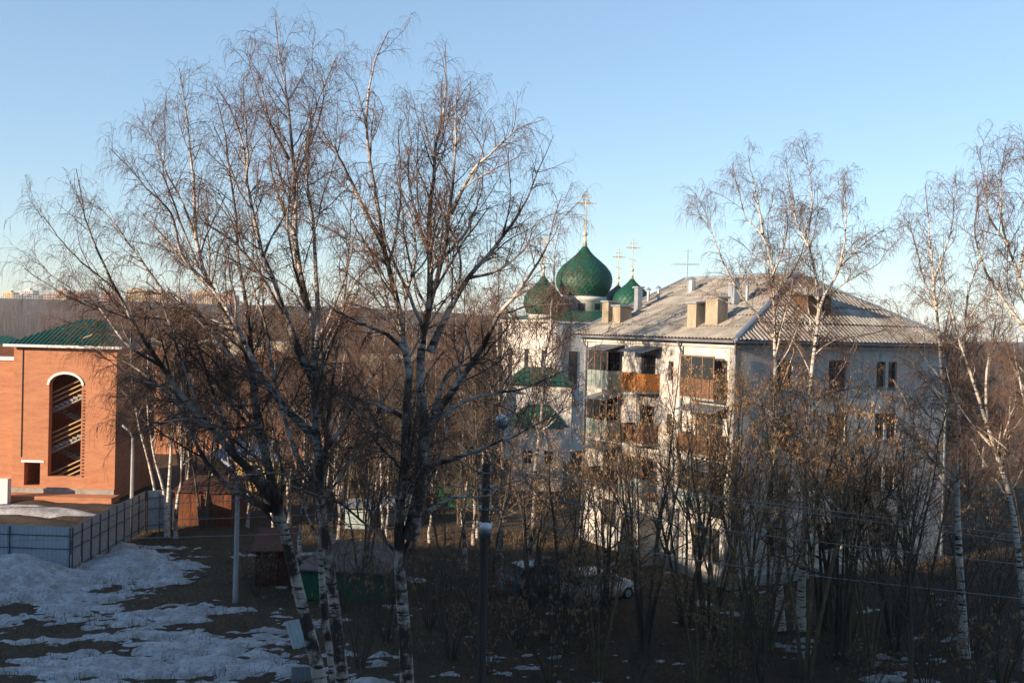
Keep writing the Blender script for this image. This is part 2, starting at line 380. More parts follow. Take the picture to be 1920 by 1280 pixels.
# ------------------------------------------------------------------ trees
def resample(P, K):
    P = np.asarray(P, dtype=float); n = len(P)
    if n == 2: t = np.linspace(0, 1, K)[:, None]; return P[0]*(1-t)+P[1]*t
    Q = np.vstack([2*P[0]-P[1], P, 2*P[-1]-P[-2]]); out = []
    for i in range(n-1):
        p0, p1, p2, p3 = Q[i:i+4]
        for t in np.linspace(0, 1, 9)[:-1]:
            out.append(0.5*((2*p1)+(-p0+p2)*t+(2*p0-5*p1+4*p2-p3)*t*t+(-p0+3*p1-3*p2+p3)*t**3))
    out.append(P[-1]); out = np.array(out)
    d = np.r_[0, np.cumsum(np.linalg.norm(np.diff(out, axis=0), axis=1))]; s = np.linspace(0, d[-1], K)
    return np.stack([np.interp(s, d, out[:, k]) for k in range(3)], 1)
def norm(v): return v/np.maximum(np.linalg.norm(v, axis=-1, keepdims=True), 1e-9)
def tubes(pts, rad, sides):
    Nn, K, _ = pts.shape
    tan = norm(np.gradient(pts, axis=1)); mt = norm(tan.mean(1))
    ref = np.where(np.abs(mt[:, 2:3]) > 0.8, np.array([[1.0, 0.13, 0]]), np.array([[0, 0, 1.0]]))[:, None, :]
    u = norm(np.cross(tan, np.broadcast_to(ref, tan.shape))); v = np.cross(tan, u)
    a = np.arange(sides)*2*np.pi/sides
    ring = (u[:, :, None, :]*np.cos(a)[None, None, :, None]+v[:, :, None, :]*np.sin(a)[None, None, :, None])*rad[:, :, None, None]
    V = (pts[:, :, None, :]+ring).reshape(-1, 3); T = np.repeat(rad.reshape(-1), sides)
    idx = np.arange(Nn*K*sides).reshape(Nn, K, sides); nx = np.roll(idx, -1, axis=2)
    F = np.stack([idx[:, :-1], nx[:, :-1], nx[:, 1:], idx[:, 1:]], -1).reshape(-1, 4)
    return V, F, T
def join(parts):
    V, F, T, b = [], [], [], 0
    for v, f, t in parts: V.append(v); F.append(f+b); T.append(t); b += len(v)
    return np.concatenate(V), np.concatenate(F), np.concatenate(T)
def sprout(r, pts, rad, per_m, tmin, tmax, lfun, ang, K, up, wig, rr, rmin, nmin=0, planar=None):
    """children along every parent strand. lfun(parent_len, t, n) gives lengths"""
    Nn, Kp, _ = pts.shape
    seg = np.linalg.norm(np.diff(pts, axis=1), axis=2); L = seg.sum(1)
    cnt = np.maximum(nmin, np.floor(L*(tmax-tmin)*per_m+r.random(Nn))).astype(int)
    pi = np.repeat(np.arange(Nn), cnt); n = len(pi)
    if n == 0: return np.zeros((0, K, 3)), np.zeros((0, K))
    t = tmin+(tmax-tmin)*r.random(n)
    f = t*(Kp-1); i0 = np.minimum(f.astype(int), Kp-2); fr = (f-i0)[:, None]
    base = pts[pi, i0]*(1-fr)+pts[pi, i0+1]*fr
    tan = norm(pts[pi, i0+1]-pts[pi, i0])
    pr = rad[pi, i0]*(1-fr[:, 0])+rad[pi, i0+1]*fr[:, 0]
    rv = norm(r.normal(size=(n, 3))); perp = norm(rv-tan*(rv*tan).sum(1, keepdims=True))
    a = r.uniform(ang[0], ang[1], n)[:, None]
    d = norm(tan*np.cos(a)+perp*np.sin(a))
    ln = lfun(L[pi], t, n)*r.uniform(0.6, 1.25, n)
    out = np.zeros((n, K, 3)); out[:, 0] = base; st = (ln/(K-1))[:, None]
    for k in range(1, K):
        q = k/(K-1); uz = up[0]*(1-q)+up[1]*q
        d = norm(d+np.array([0, 0, uz])/(K-1)*3+r.normal(0, wig, (n, 3)))
        out[:, k] = out[:, k-1]+d*st
    r0 = np.maximum(np.minimum(pr*rr[0], 0.010+ln*rr[1]), rmin)
    rd = r0[:, None]*np.linspace(1, 0.35, K)[None]
    return out, np.maximum(rd, rmin*0.6)
def crown_birch(r, pts, rad, dens=1.0, twig=0.0042, tmin=0.3, l1=(0.22, 0.8), fine=1.0, k3=3):
    P = []
    a, ar = sprout(r, pts, rad, 1.9*dens, tmin, 0.98, lambda L, t, n: np.minimum(l1[1]+l1[0]*L*(1.02-t), 3.6), (0.4, 0.9), 7, (0.24, -0.10), 0.13, (0.5, 0.0075), twig*1.7, 3)
    a1, ar1 = sprout(r, a, ar, 2.0*dens, 0.15, 0.95, lambda L, t, n: 0.35+0.42*L*(1.1-t), (0.4, 0.9), 6, (0.12, -0.30), 0.14, (0.6, 0.005), twig*1.35, 2)
    up_ = np.concatenate([a[:, ::1], np.stack([a1[:, i] for i in (0, 1, 2, 3, 4, 5, 5)], 1)]); upr = np.concatenate([ar, np.stack([ar1[:, i] for i in (0, 1, 2, 3, 4, 5, 5)], 1)])
    b, br = sprout(r, up_, upr, 4.2*dens*fine, 0.12, 1.0, lambda L, t, n: 0.25+0.30*L*(1.1-t), (0.45, 1.0), 5, (0.0, -0.50), 0.17, (0.65, 0.004), twig*1.0, 2)
    b2, br2 = sprout(r, pts, rad, 3.0*dens, max(tmin, 0.35), 1.0, lambda L, t, n: np.full(n, 0.75), (0.5, 1.1), 5, (0.0, -0.35), 0.15, (0.5, 0.006), twig*1.25, 3)
    b = np.concatenate([b, b2]); br = np.concatenate([br, br2])
    c, cr = sprout(r, b, br, 7.0*fine, 0.12, 1.0, lambda L, t, n: 0.26+0.34*L, (0.3, 0.85), k3, (-0.2, -1.0), 0.15, (0.85, 0.004), twig*.8, 2)
    P += [tubes(a, ar, 4), tubes(a1, ar1, 3), tubes(b, br, 3), tubes(c, cr, 3)]
    return join(P)
def tree_thing(name, label, loc, mat, trunk, crown, limbs=(), group=None, cat='tree', rz=0.0):
    e = empty(name, loc, rz, label, cat, group)
    link('trunk', np_mesh('trunk', *trunk[:2], mat, True, trunk[2]), e)
    for l in limbs: link('limb', np_mesh('limb', *l[:2], mat, True, l[2]), e)
    link('crown', np_mesh('crown', *crown[:2], mat, True, crown[2]), e)
    return e
def taper(K, r0, r1, flare=0.0):
    q = np.linspace(0, 1, K); return r0+(r1-r0)*q**0.8+flare*r0*np.exp(-q*K*0.7)

def traced(name, label, Yd, limbs, seed, group=None, dens=1.0, extra_limbs=1.0, twig=0.0042, fine=1.0):
    """limbs: (list of photo pixels, r0, r1, depth drift in metres at the tip, start depth offset, first crown t)"""
    r = np.random.default_rng(seed); K = 26
    base = at(*limbs[0][0][0], Yd); root = Vector((base.x, Yd, 0))
    tr = None; ls = []; P, Q = [], []; off = np.array([root.x, root.y, 0.0])
    for j, (px, r0, r1, dd, d0, tm) in enumerate(limbs):
        n = len(px); pts = []
        for i, (a, b) in enumerate(px):
            pts.append(tuple(at(a, b, Yd+d0+dd*(i/(n-1))**1.2)))
        if j == 0: pts.insert(0, (root.x+(pts[0][0]-pts[1][0])*0.2, Yd, gz(root.x, Yd)-0.25)) if pts[0][2] > 0.4 else None
        p = resample(pts, K)
        p[1:] += np.cumsum(r.normal(0, 0.018, (K-1, 3)), 0)*np.linspace(0.2, 1, K-1)[:, None]
        rd = taper(K, r0*1.28, r1*1.1, 0.5 if j == 0 else 0.25)
        t = tubes((p-off)[None], rd[None], 9 if r0 > 0.08 else 6)
        if j == 0: tr = t
        else: ls.append(t)
        P.append((p-off, rd, tm))
    cs = []
    for p, rd, tm in P:
        cs.append(crown_birch(r, p[None], rd[None], dens*.9, twig, tm*.75, fine=fine))
        q, qr = sprout(r, p[None], rd[None], .42*extra_limbs, tm*.7, .85, lambda L, t, n: 1.1+.30*L*(1.02-t), (.35, .75), 12, (.30, .12), .09, (.55, .011), .010, 1)
        if len(q):
            cs.append(tubes(q, qr, 5)); cs.append(crown_birch(r, q, qr, dens*.8, twig, .2, fine=fine))
    return tree_thing(name, label, root, M['birch' if seed < 20 else 'birch_white'], tr, join(cs), ls, group)

# --- the two big birches in front
traced('birch_tree', 'leaning birch, leftmost of the big foreground trees, limbs sweeping far left over brick tower', 28.5, [
    ([(602,1290),(560,1110),(525,960),(500,850),(486,795),(478,740),(472,680),(457,640),(430,600),(402,545),(385,510),(372,465),(367,412),(365,337),(358,280),(350,207),(338,130)], .19, .010, 1.5, 0, .42),
    ([(478,740),(470,650),(463,600),(456,550),(445,487),(439,412),(426,330),(414,255),(400,190)], .075, .008, -1.5, 1.0, .3),
    ([(520,935),(490,900),(440,857),(397,805),(345,750),(300,685),(258,622),(217,545),(195,500),(170,445),(155,395),(142,325)], .105, .008, -2.5, 0, .3),
    ([(525,960),(447,925),(390,868),(352,800),(320,745),(255,690),(190,655),(140,640)], .075, .007, 2.5, 0, .25),
    ([(445,625),(375,592),(315,557),(280,517),(237,460),(200,412),(172,382)], .06, .006, 2.0, 1.2, .2),
    ([(402,545),(362,508),(337,470),(322,410),(295,375),(262,345),(230,305),(203,278)], .055, .006, -2.0, .9, .2),
    ([(372,465),(348,395),(322,340),(305,300),(290,262),(262,222)], .04, .006, 1.5, 1.2, .2),
    ([(372,500),(345,430),(330,385),(312,330),(318,250),(322,190)], .035, .006, -1.0, 1.0, .2),
    ([(486,795),(440,806),(400,800),(350,788),(290,800),(235,822),(190,835)], .055, .006, -2.0, .3, .3),
    ([(470,680),(400,640),(350,650),(290,640),(240,668),(200,660)], .045, .006, 1.2, .6, .25),
    ([(440,610),(350,605),(280,595),(207,583),(150,562),(105,535),(60,505)], .05, .005, -2.2, 1.0, .25),
    ([(300,685),(230,640),(180,575),(130,545),(85,515),(55,480)], .035, .005, 2.0, -1.0, .2),
    ([(217,545),(170,505),(135,470),(100,430),(70,392)], .026, .005, -1.5, -1.5, .15),
], 11, 'foreground birches', 1.3)
traced('birch_tree', 'tallest foreground birch, upright leader with black-marked trunk, middle of the left clump', 27.5, [
    ([(642,1290),(615,1050),(601,940),(597,852),(591,780),(590,715),(590,660),(587,600),(573,562),(562,512),(552,450),(550,400),(548,350),(542,287),(537,212),(530,162),(521,110),(512,35)], .18, .010, .5, 0, .45),
    ([(590,715),(562,662),(537,595),(522,562),(510,517),(492,480),(475,415),(460,345),(447,262),(422,195),(395,150)], .09, .008, -2, 0, .3),
    ([(460,345),(464,290),(461,230),(455,165)], .035, .006, -1, -1.5, .1),
    ([(589,690),(596,600),(593,500),(590,430),(577,350),(573,275),(590,215),(611,162),(632,112)], .075, .007, 2.5, 0, .3),
    ([(592,820),(560,790),(530,760),(485,697),(460,650),(440,610),(410,562),(365,512),(322,462),(280,415)], .095, .007, 2.5, 0, .25),
    ([(530,590),(490,517),(447,462),(402,427),(372,400),(345,350)], .05, .006, -2.0, -.6, .2),
    ([(548,350),(565,310),(585,260),(600,200),(598,140)], .035, .006, 1, .4, .1),
    ([(542,300),(520,255),(500,215),(488,150),(470,95)], .035, .006, -1.2, .4, .1),
    ([(552,440),(525,380),(512,320),(505,250),(500,190)], .04, .006, 1.6, .2, .15),
    ([(594,640),(620,590),(650,520),(662,460),(668,400)], .05, .006, -1.6, .2, .2),
    ([(597,860),(640,800),(668,740),(700,690),(715,640)], .06, .006, 2.5, 0, .3),
    ([(600,930),(540,890),(480,885),(420,900),(370,905)], .05, .006, -2.0, 0, .3),
], 12, 'foreground birches', 1.35)
traced('birch_tree', 'slim dark stem close behind the tallest foreground birch', 29.5, [
    ([(628,1300),(603,1120),(598,950),(608,800),(618,700),(630,600),(640,500),(645,420),(650,350)], .12, .009, .5, 0, .4),
    ([(608,800),(585,700),(572,640),(560,560)], .05, .006, 1.5, .2, .3),
], 13, 'foreground birches', .9)
traced('birch_tree', 'twin-stemmed foreground birch, rightmost of the clump, long limbs reaching toward green dome', 27.0, [
    ([(765,1300),(757,1150),(750,1010),(757,900),(763,865),(765,777),(770,700),(760,650),(747,560),(732,515),(720,460),(710,385),(696,290),(692,235),(700,160),(716,95),(735,62)], .19, .010, -.6, 0, .42),
    ([(768,1010),(785,930),(790,865),(795,790),(788,715),(791,635),(804,572),(807,485),(805,410),(806,372),(811,347),(815,272),(822,240),(834,205),(836,135),(836,82)], .15, .008, 1.2, 0, .35),
    ([(720,460),(700,425),(678,385),(650,322),(625,277),(600,245),(572,205)], .065, .006, -1.5, -.3, .2),
    ([(797,600),(822,510),(835,460),(842,385),(846,355),(850,285),(847,220),(848,155)], .08, .007, -1.5, .5, .2),
    ([(845,400),(862,365),(890,315),(925,287),(957,257),(985,240),(1022,234)], .05, .006, -1.2, -.3, .2),
    ([(806,660),(840,585),(875,522),(912,480),(955,425),(987,370),(1003,322),(1032,258)], .085, .006, 2.2, .4, .25),
    ([(797,815),(820,772),(865,707),(900,652),(932,590),(962,555),(1000,500),(1025,442),(1048,368)], .095, .006, -2.5, .2, .25),
    ([(762,785),(727,767),(677,747),(640,738),(600,752)], .055, .006, 1.5, 0, .25),
    ([(765,660),(725,627),(682,605),(637,585),(603,558)], .055, .006, -2.0, -.2, .2),
    ([(722,490),(700,480),(662,457),(605,422),(570,415)], .04, .005, 2.0, -.3, .2),
    ([(792,890),(820,868),(850,860),(930,827),(990,802),(1068,762)], .075, .006, -2.5, .2, .25),
    ([(800,960),(850,932),(905,925),(940,902),(968,894)], .055, .006, 2.0, .1, .3),
    ([(805,800),(840,772),(890,745),(952,735),(1040,705),(1088,683)], .055, .006, 1.8, .3, .25),
    ([(812,775),(840,697),(890,680),(940,665),(960,640)], .05, .006, -1.6, .3, .25),
    ([(805,480),(780,400),(765,330),(770,260),(758,200)], .045, .006, 1.8, .6, .15),
    ([(815,500),(870,440),(890,390),(905,330),(900,280)], .045, .006, 2.2, .6, .15),
    ([(875,522),(930,510),(985,470),(1010,420),(1055,400)], .04, .005, -1.5, .9, .15),
    ([(760,560),(778,480),(770,420),(745,350),(752,290)], .045, .006, -1.5, -.2, .15),
], 14, 'foreground birches', 1.25)

# --- birches in front of the white house and at the right edge
traced('birch_tree', 'white birch with three forked leaders rising over the left of the white house roof', 43.0, [
    ([(1462,1180),(1455,900),(1451,637),(1446,509),(1428,438),(1399,417),(1382,353),(1370,305)], .15, .010, 1, 0, .45),
    ([(1430,440),(1424,389),(1413,318),(1408,290)], .045, .008, -1, .6, .1),
    ([(1450,630),(1420,590),(1389,555),(1346,470),(1325,399),(1308,362)], .06, .008, -1, .2, .2),
    ([(1447,520),(1470,470),(1480,420),(1475,350)], .04, .008, 1, .3, .2),
    ([(1448,560),(1490,500),(1505,440),(1480,400)], .035, .008, -1, .3, .2),
], 21, 'birches by the white house', 1.25, twig=.006, fine=1.0)
traced('birch_tree', 'white birch standing before the roof dormer of the white house', 42.0, [
    ([(1500,1180),(1512,900),(1521,700),(1534,594),(1523,502),(1513,459),(1520,417),(1521,346),(1502,272)], .14, .010, 1, 0, .45),
    ([(1532,600),(1545,555),(1576,495),(1585,389),(1576,315)], .06, .008, -1, .3, .2),
    ([(1570,505),(1622,452),(1663,418)], .035, .007, 1, .1, .15),
    ([(1515,462),(1490,410),(1478,350),(1470,300)], .04, .007, 1, .5, .15),
    ([(1545,560),(1600,520),(1640,500),(1660,470)], .035, .007, -1, .2, .15),
], 22, 'birches by the white house', 1.25, twig=.006, fine=1.0)
traced('birch_tree', 'bright white birch trunk right of the white house, slightly curved', 40.5, [
    ([(1806,1180),(1797,1000),(1793,845),(1772,725),(1762,629),(1755,567),(1750,500),(1746,452),(1735,340)], .15, .010, .6, 0, .42),
    ([(1797,850),(1800,697),(1808,629),(1813,560),(1822,520),(1843,465),(1850,400)], .075, .008, -1, 0, .3),
    ([(1757,580),(1730,520),(1715,460),(1705,400)], .04, .007, 1, .3, .15),
    ([(1752,520),(1775,460),(1785,400),(1780,350)], .035, .007, -1, .3, .15),
    ([(1770,720),(1720,650),(1690,600),(1680,560)], .035, .007, 1.5, .1, .2),
], 23, 'birches at the right edge', 1.25, twig=.006, fine=1.0)
traced('birch_tree', 'white birch leaning left near the right edge, crossing the thicket', 38.5, [
    ([(1925,1200),(1905,1010),(1889,921),(1841,777),(1800,650),(1783,587),(1765,520),(1750,450)], .13, .010, 1, 0, .5),
    ([(1850,800),(1850,700),(1862,620),(1868,540),(1880,470)], .05, .008, 1, .3, .2),
    ([(1800,650),(1820,600),(1850,560),(1885,545)], .035, .007, -1, .5, .2),
], 24, 'birches at the right edge', 1.15, twig=.006, fine=.9)
traced('birch_tree', 'tall reddish-twigged birch cut by the right edge of the picture', 36.0, [
    ([(1990,1300),(1965,900),(1935,620),(1910,520),(1884,450),(1877,364),(1886,275)], .15, .010, 1, 0, .4),
    ([(1940,640),(1880,560),(1845,500),(1830,430),(1840,330)], .06, .008, -1, 0, .15),
    ([(1910,520),(1925,430),(1920,340),(1915,280)], .05, .008, 1, .4, .1),
    ([(1890,460),(1850,400),(1848,330),(1855,290)], .04, .007, 1, .6, .1),
], 25, 'birches at the right edge', 1.25, twig=.006, fine=1.0)
for k, (px, Yd, lb) in enumerate(((
      [(292,935),(280,870),(262,800),(253,745),(249,690),(248,620),(246,560)], 61.0, 'thin white birch rising from the end of the grey fence, leftmost of three'),
     ([(308,930),(290,860),(277,790),(273,720),(275,650),(272,580)], 60.0, 'thin white birch rising from the end of the grey fence, middle of three'),
     ([(315,945),(320,850),(322,760),(325,690),(324,620),(328,560)], 58.5, 'thicker mossy birch rising from the end of the grey fence, rightmost of three'))):
    traced('birch_tree', lb, Yd, [(px, .11 if k == 2 else .085, .010, .4, 0, .45)], 31+k, 'birches at the fence end', 1.1, twig=.008, fine=.8)

# --- procedural kinds, shared meshes
def proc_birch(seed, H, twig, dens, fine, nl=9):
    r = np.random.default_rng(seed); K = 18
    z = np.linspace(0, H, K); bend = np.cumsum(r.normal(0, 0.10, (K, 2)), 0)
    p = np.stack([bend[:, 0]+r.normal(0, .02)*z, bend[:, 1], z], 1); rd = taper(K, 0.008*H, 0.012, .4)
    main = tubes(p[None], rd[None], 7); P = [(p, rd, .38)]; L = []
    for i in range(nl):
        t = r.uniform(.28, .8); b = p[int(t*(K-1))]; a = r.uniform(0, 6.28); ln = (1.05-t)*H*r.uniform(.4, .6)
        q = np.linspace(0, 1, 12)[:, None]; sp = r.uniform(.35, .6)
        pts = b+np.concatenate([np.cos(a)*ln*sp*q**.9, np.sin(a)*ln*sp*q**.9, ln*.85*q**1.15], 1)+np.cumsum(r.normal(0, .04, (12, 3)), 0)
        rr = taper(12, rd[int(t*(K-1))]*.55, .009); L.append((pts, rr)); P.append((pts, rr, .15))
    cs = [crown_birch(r, a_[None], b_[None], dens, twig, tm, fine=fine, k3=3) for a_, b_, tm in P]
    tr = join([main]+[tubes(a_[None], b_[None], 5) for a_, b_ in L])
    return np_mesh('trunk', *tr[:2], M['birch'], True, tr[2]), (lambda c: np_mesh('crown', *c[:2], M['birch'], True, c[2]))(join(cs)), None
def proc_spread(seed, H, mat, stems, spread, twig, dens, seeds=0, base_r=.09, fine=1.0):
    r = np.random.default_rng(seed); K = 16; main = []; P = []
    for s_ in range(stems):
        a = 6.28*s_/stems+r.uniform(-.5, .5); h = H*r.uniform(.75, 1.0); q = np.linspace(0, 1, K)[:, None]; sp = spread*r.uniform(.5, 1.1)
        pts = np.concatenate([np.cos(a)*h*sp*q**1.1+np.cos(a)*.12, np.sin(a)*h*sp*q**1.1+np.sin(a)*.12, h*q], 1)+np.cumsum(r.normal(0, .06, (K, 3)), 0)*q
        pts[0, 2] = -.25; rd = taper(K, base_r*r.uniform(.7, 1.1), .010, .3); main.append(tubes(pts[None], rd[None], 7)); P.append((pts, rd))
    pts = np.stack([p for p, _ in P]); rd = np.stack([q for _, q in P])
    l, lr = sprout(r, pts, rd, .75*dens, .30, .95, lambda L, t, n: .9+.38*L*(1.05-t), (.45, 1.0), 9, (.22, .16), .13, (.6, .012), .009, 3)
    a, ar = sprout(r, np.concatenate([l]), lr, 2.0*dens, .2, 1.0, lambda L, t, n: .45+.36*L*(1.1-t), (.45, 1.1), 6, (.10, .12), .20, (.6, .007), twig*1.3, 2)
    a2, ar2 = sprout(r, pts, rd, 1.8*dens, .42, 1.0, lambda L, t, n: np.full(n, .8), (.5, 1.2), 6, (.10, .12), .20, (.5, .007), twig*1.3, 2)
    a = np.concatenate([a, a2]); ar = np.concatenate([ar, ar2])
    b, br = sprout(r, a, ar, 4.2*dens*fine, .1, 1.0, lambda L, t, n: .22+.34*L, (.45, 1.15), 4, (.06, .05), .22, (.7, .005), twig*.72, 2)
    tr = join(main+[tubes(l, lr, 5)]); cr = join([tubes(a, ar, 4), tubes(b, br, 3)])
    sd_ = None
    if seeds:
        tips = np.concatenate([b[:, -1], b[:, 2], a[:, -1]]); tips = tips[r.permutation(len(tips))[:seeds]]
        m = 4; n = len(tips)*m
        c = np.repeat(tips, m, 0)+r.normal(0, .035, (n, 3)); an = r.uniform(0, 6.28, n); ln = r.uniform(.06, .12, n); wd = r.uniform(.009, .016, n)
        dx = np.stack([np.cos(an)*wd, np.sin(an)*wd, np.zeros(n)], 1); dn = np.stack([r.normal(0, .03, n), r.normal(0, .03, n), -ln], 1)
        V = np.stack([c-dx*.4, c+dx*.4, c+dx+dn, c-dx+dn], 1).reshape(-1, 3)
        sd_ = np_mesh('seed_bunches', V, np.arange(4*n).reshape(-1, 4), M['seed'])
    return np_mesh('trunk', *tr[:2], mat, True, tr[2]), np_mesh('crown', *cr[:2], mat, True, cr[2]), sd_
def put(kind, x, y, s, rz, name, label, group, cat='tree', tilt=(0, 0), sz=None, z=None):
    e = empty(name, (x, y, (gz(x, y) if z is None else z)-0.05), rz, label, cat, group)
    e.scale = (s, s, s if sz is None else sz); e.rotation_euler = (tilt[0], tilt[1], rz)
    link('trunk', kind[0], e); link('crown', kind[1], e)
    if kind[2]: tag(link('seed_bunches', kind[2], e), kind='stuff')
    return e
B_MID = [proc_birch(41+i, 16.5, .0095, .95, .8, 11) for i in range(3)]
T_MID = [proc_spread(51, 13, M['dark_bark'], 4, .22, .0095, 1.5), proc_spread(52, 12, M['maple'], 3, .25, .0095, 1.6)]
MAPLE = [proc_spread(61, 12.2, M['maple'], 5, .26, .0055, 1.05, 1500), proc_spread(62, 11.6, M['maple'], 4, .30, .0055, 1.05, 1250),
         proc_spread(63, 11.0, M['dark_bark'], 5, .25, .0055, 1.0, 450)]
ELM = proc_spread(64, 8.6, M['dark_bark'], 1, .05, .0055, 2.2, 0, .15)
SHRUB = [proc_spread(71+i, 3.4, M['dark_bark'], 10, .42, .005, 1.3, 160 if i else 0, .022, .7) for i in range(2)]

def px_x(px, Yd): return at(px, 640, Yd).x
r_ = random.Random(5)
# seed-hung maples before the white house: (photo x, distance, kind, scale, label)
for px, Yd, k, s, lb in (
    (1075, 39.5, 2, .92, 'dark bare maple beside the parked cars, leftmost of the maple row'),
    (1150, 44.5, 2, .95, 'thin maple before the glazed balconies of the white house'),
    (1222, 40.0, 2, 1.08, 'dark-trunked maple standing before the red entrance door'),
    (1300, 43.5, 2, 1.05, 'maple standing before the near corner of the white house, left of the drainpipe'),
    (1385, 38.5, 0, .98, 'maple thick with tan seed bunches before the house corner'),
    (1455, 40.5, 1, 1.05, 'maple thick with tan seed bunches under the forked white birch'),
    (1530, 37.5, 0, .95, 'maple with many tan seed bunches before the shaded house wall'),
    (1610, 41.5, 1, .98, 'maple with hanging seeds left of the paired windows of the shaded wall'),
    (1690, 43.0, 2, .85, 'sparse dark maple at the right end of the shaded house wall'),
    (1010, 44.0, 2, .80, 'low bare maple behind the dark lamp pole'),
    (1330, 35.5, 1, .62, 'short young maple hung with seeds in the dark foreground'),
    (1440, 34.5, 2, .66, 'short dark maple low in the shaded foreground'),
    (1345, 41.5, 2, 1.0, 'dark maple close behind the seed-hung one at the house corner'),
    (1560, 43.5, 2, 1.05, 'dark maple right before the shaded wall under the roof dormer'),
    (1420, 44.0, 1, 1.0, 'maple close to the shaded wall beside the house corner'),
    (1650, 39.0, 0, .8, 'seed-hung maple low before the paired windows'),
    (1700, 40.0, 2, .98, 'dark twiggy maple before the right end of the shaded wall'),
    (1590, 39.5, 2, 1.08, 'grey-barked maple left of the paired windows, few seeds'),
    (1745, 45.0, 1, .9, 'maple at the far right corner of the white house'),
    (1140, 36.0, 0, .60, 'short seed-hung maple right of the dark pole')):
    put(MAPLE[k], px_x(px, Yd), Yd, s, r_.uniform(0, 6.28), 'maple_tree', lb, 'maples before the white house')
put(ELM, px_x(1726, 32.5), 32.5, 1.0, .6, 'bare_tree', 'black leafless tree with horizontal limbs low at the right, in deep shade', None)
for i, (px, Yd, s) in enumerate(((690,37,1.0),(740,40,1.1),(860,38,1.1),(930,36.5,1.0),(985,40,1.15),(1050,35.5,1.0),(1120,38,.7),(1000,43,1.0),(1062,43,1.0),(1125,43.5,.95),(1035,41,.95),(1095,41.5,.9),(1210,35,.65),(1390,35,.65),
                                 (1530,34.5,.65),(1650,35,.7),(1760,36,1.1),(1840,35,1.1),(1900,37,1.2),(660,44,.9),(820,42,1.0),(905,44,1.0),(1780,44,1.2),(1880,46,1.3),
                                 (1850,41,1.2),(490,46,.7),(1820,50,1.4),(1905,55,1.5))):
    put(SHRUB[i % 2], px_x(px, Yd), Yd, s*r_.uniform(.9, 1.1), r_.uniform(0, 6.28), 'bare_shrub', 'bare brown shrub in the shaded undergrowth below the trees', 'bare shrubs in the undergrowth', 'shrub')
# the thicket behind: between the fence, the small houses and the church
spots = []
for i in range(78):
    px = 335+(i*37 % 690)+r_.uniform(-14, 14); Yd = 57+(i*29 % 34)+r_.uniform(-2, 2)
    spots.append((px, Yd))
def blocked(px, Yd):
    if px > 920: return True
    if 395 < px < 530 and 68 < Yd < 80: return True
    if px > 940 and Yd > 70: return True
    if Yd > 90 and Yd < 106: return True
    return False
for i, (px, Yd) in enumerate(spots):
    if blocked(px, Yd): continue
    if i % 3 == 2:
        put(T_MID[i % 2], px_x(px, Yd), Yd, r_.uniform(.8, 1.05), r_.uniform(0, 6.28), 'bare_tree', 'bare brown tree in the sunlit thicket behind the foreground birches', 'bare trees of the thicket')
    else:
        put(B_MID[i % 3], px_x(px, Yd), Yd, r_.uniform(.68, .92), r_.uniform(0, 6.28), 'thicket_birch', 'slim birch in the sunlit thicket behind the foreground birches', 'slim birches of the thicket')
for i, (px, Yd, k, s_) in enumerate(((560,47,0,.85),(640,50,1,.8),(690,46,3,.9),(735,54,2,.85),(850,47,4,.95),(885,52,0,.9),(925,46,3,1.12),(950,50,1,1.12),(1000,53,2,1.1),
                                  (905,60,2,.95),(870,64,3,1.0))):
    kd = (B_MID+T_MID)[k]
    put(kd, px_x(px, Yd), Yd, s_, r_.uniform(0, 6.28), 'bare_tree', 'bare tree of the sunlit row between the big birches and the white house', 'bare trees between birches and house')
for i in range(40):
    px = 225+i*20+r_.uniform(-12, 12); Yd = r_.uniform(112, 175)
    if 960 < px < 1230 and Yd < 135: continue
    put(B_MID[(i*2) % 3], px_x(px, Yd), Yd, r_.uniform(.75, 1.0), r_.uniform(0, 6.28), 'grove_birch', 'slender birch of the grove far behind the long brick building', 'birch grove behind the brick building')
for i, (px, Yd) in enumerate(((1660,84),(1700,74),(1745,92),(1790,70),(1825,80),(1870,66),(1905,78),(1850,98),(1800,110),(1890,112),(1935,60),(1720,112),(1640,105),(1950,72))):
    kd = B_MID[i % 3] if i % 2 else T_MID[i % 2]
    put(kd, px_x(px, Yd), Yd, r_.uniform(.72, .95), r_.uniform(0, 6.28), 'bare_tree', 'bare tree of the brown thicket right of the white house', 'bare trees right of the house')

# far wood: one mass
def far_wood():
    r = np.random.default_rng(91); P = []
    def band(n, px0, px1, y0, y1, hh):
        px = r.uniform(px0, px1, n); Yd = r.uniform(y0, y1, n); x = (px-960)/FPX*Yd; z = gh(x, Yd); h = hh*r.uniform(.45, 1.0, n)*(.75+.6*fbm(x*.02+40, Yd*.02, 3))*1.15
        b = np.stack([x, Yd, z], 1); top = b+np.stack([r.normal(0, .5, n), r.normal(0, .5, n), h], 1)
        t = np.linspace(0, 1, 3)[None, :, None]; p = b[:, None]*(1-t)+top[:, None]*t
        rd = np.linspace(1, .2, 3)[None]*(.20*np.ones((n, 1))); P.append(tubes(p, rd, 3))
        a, ar = sprout(r, p, rd, 1.5, .2, 1.0, lambda L, t_, m: 1.2+.22*L*(1.05-t_), (.35, .8), 3, (.3, .1), .15, (.5, .02), .085, 12); P.append(tubes(a, ar, 3))
    band(760, -150, 700, 540, 900, 13); band(240, -150, 700, 950, 1250, 9); band(110, 150, 1000, 200, 420, 14); band(200, 600, 1350, 420, 700, 15); band(110, 1560, 2080, 230, 560, 14)
    v, f, t = join(P)
    o = link('far_wood', np_mesh('far_wood', v, f, M['wood_far'], False, t)); tag(o, 'purple-brown bare wood along the horizon', 'wood', kind='stuff')
far_wood()

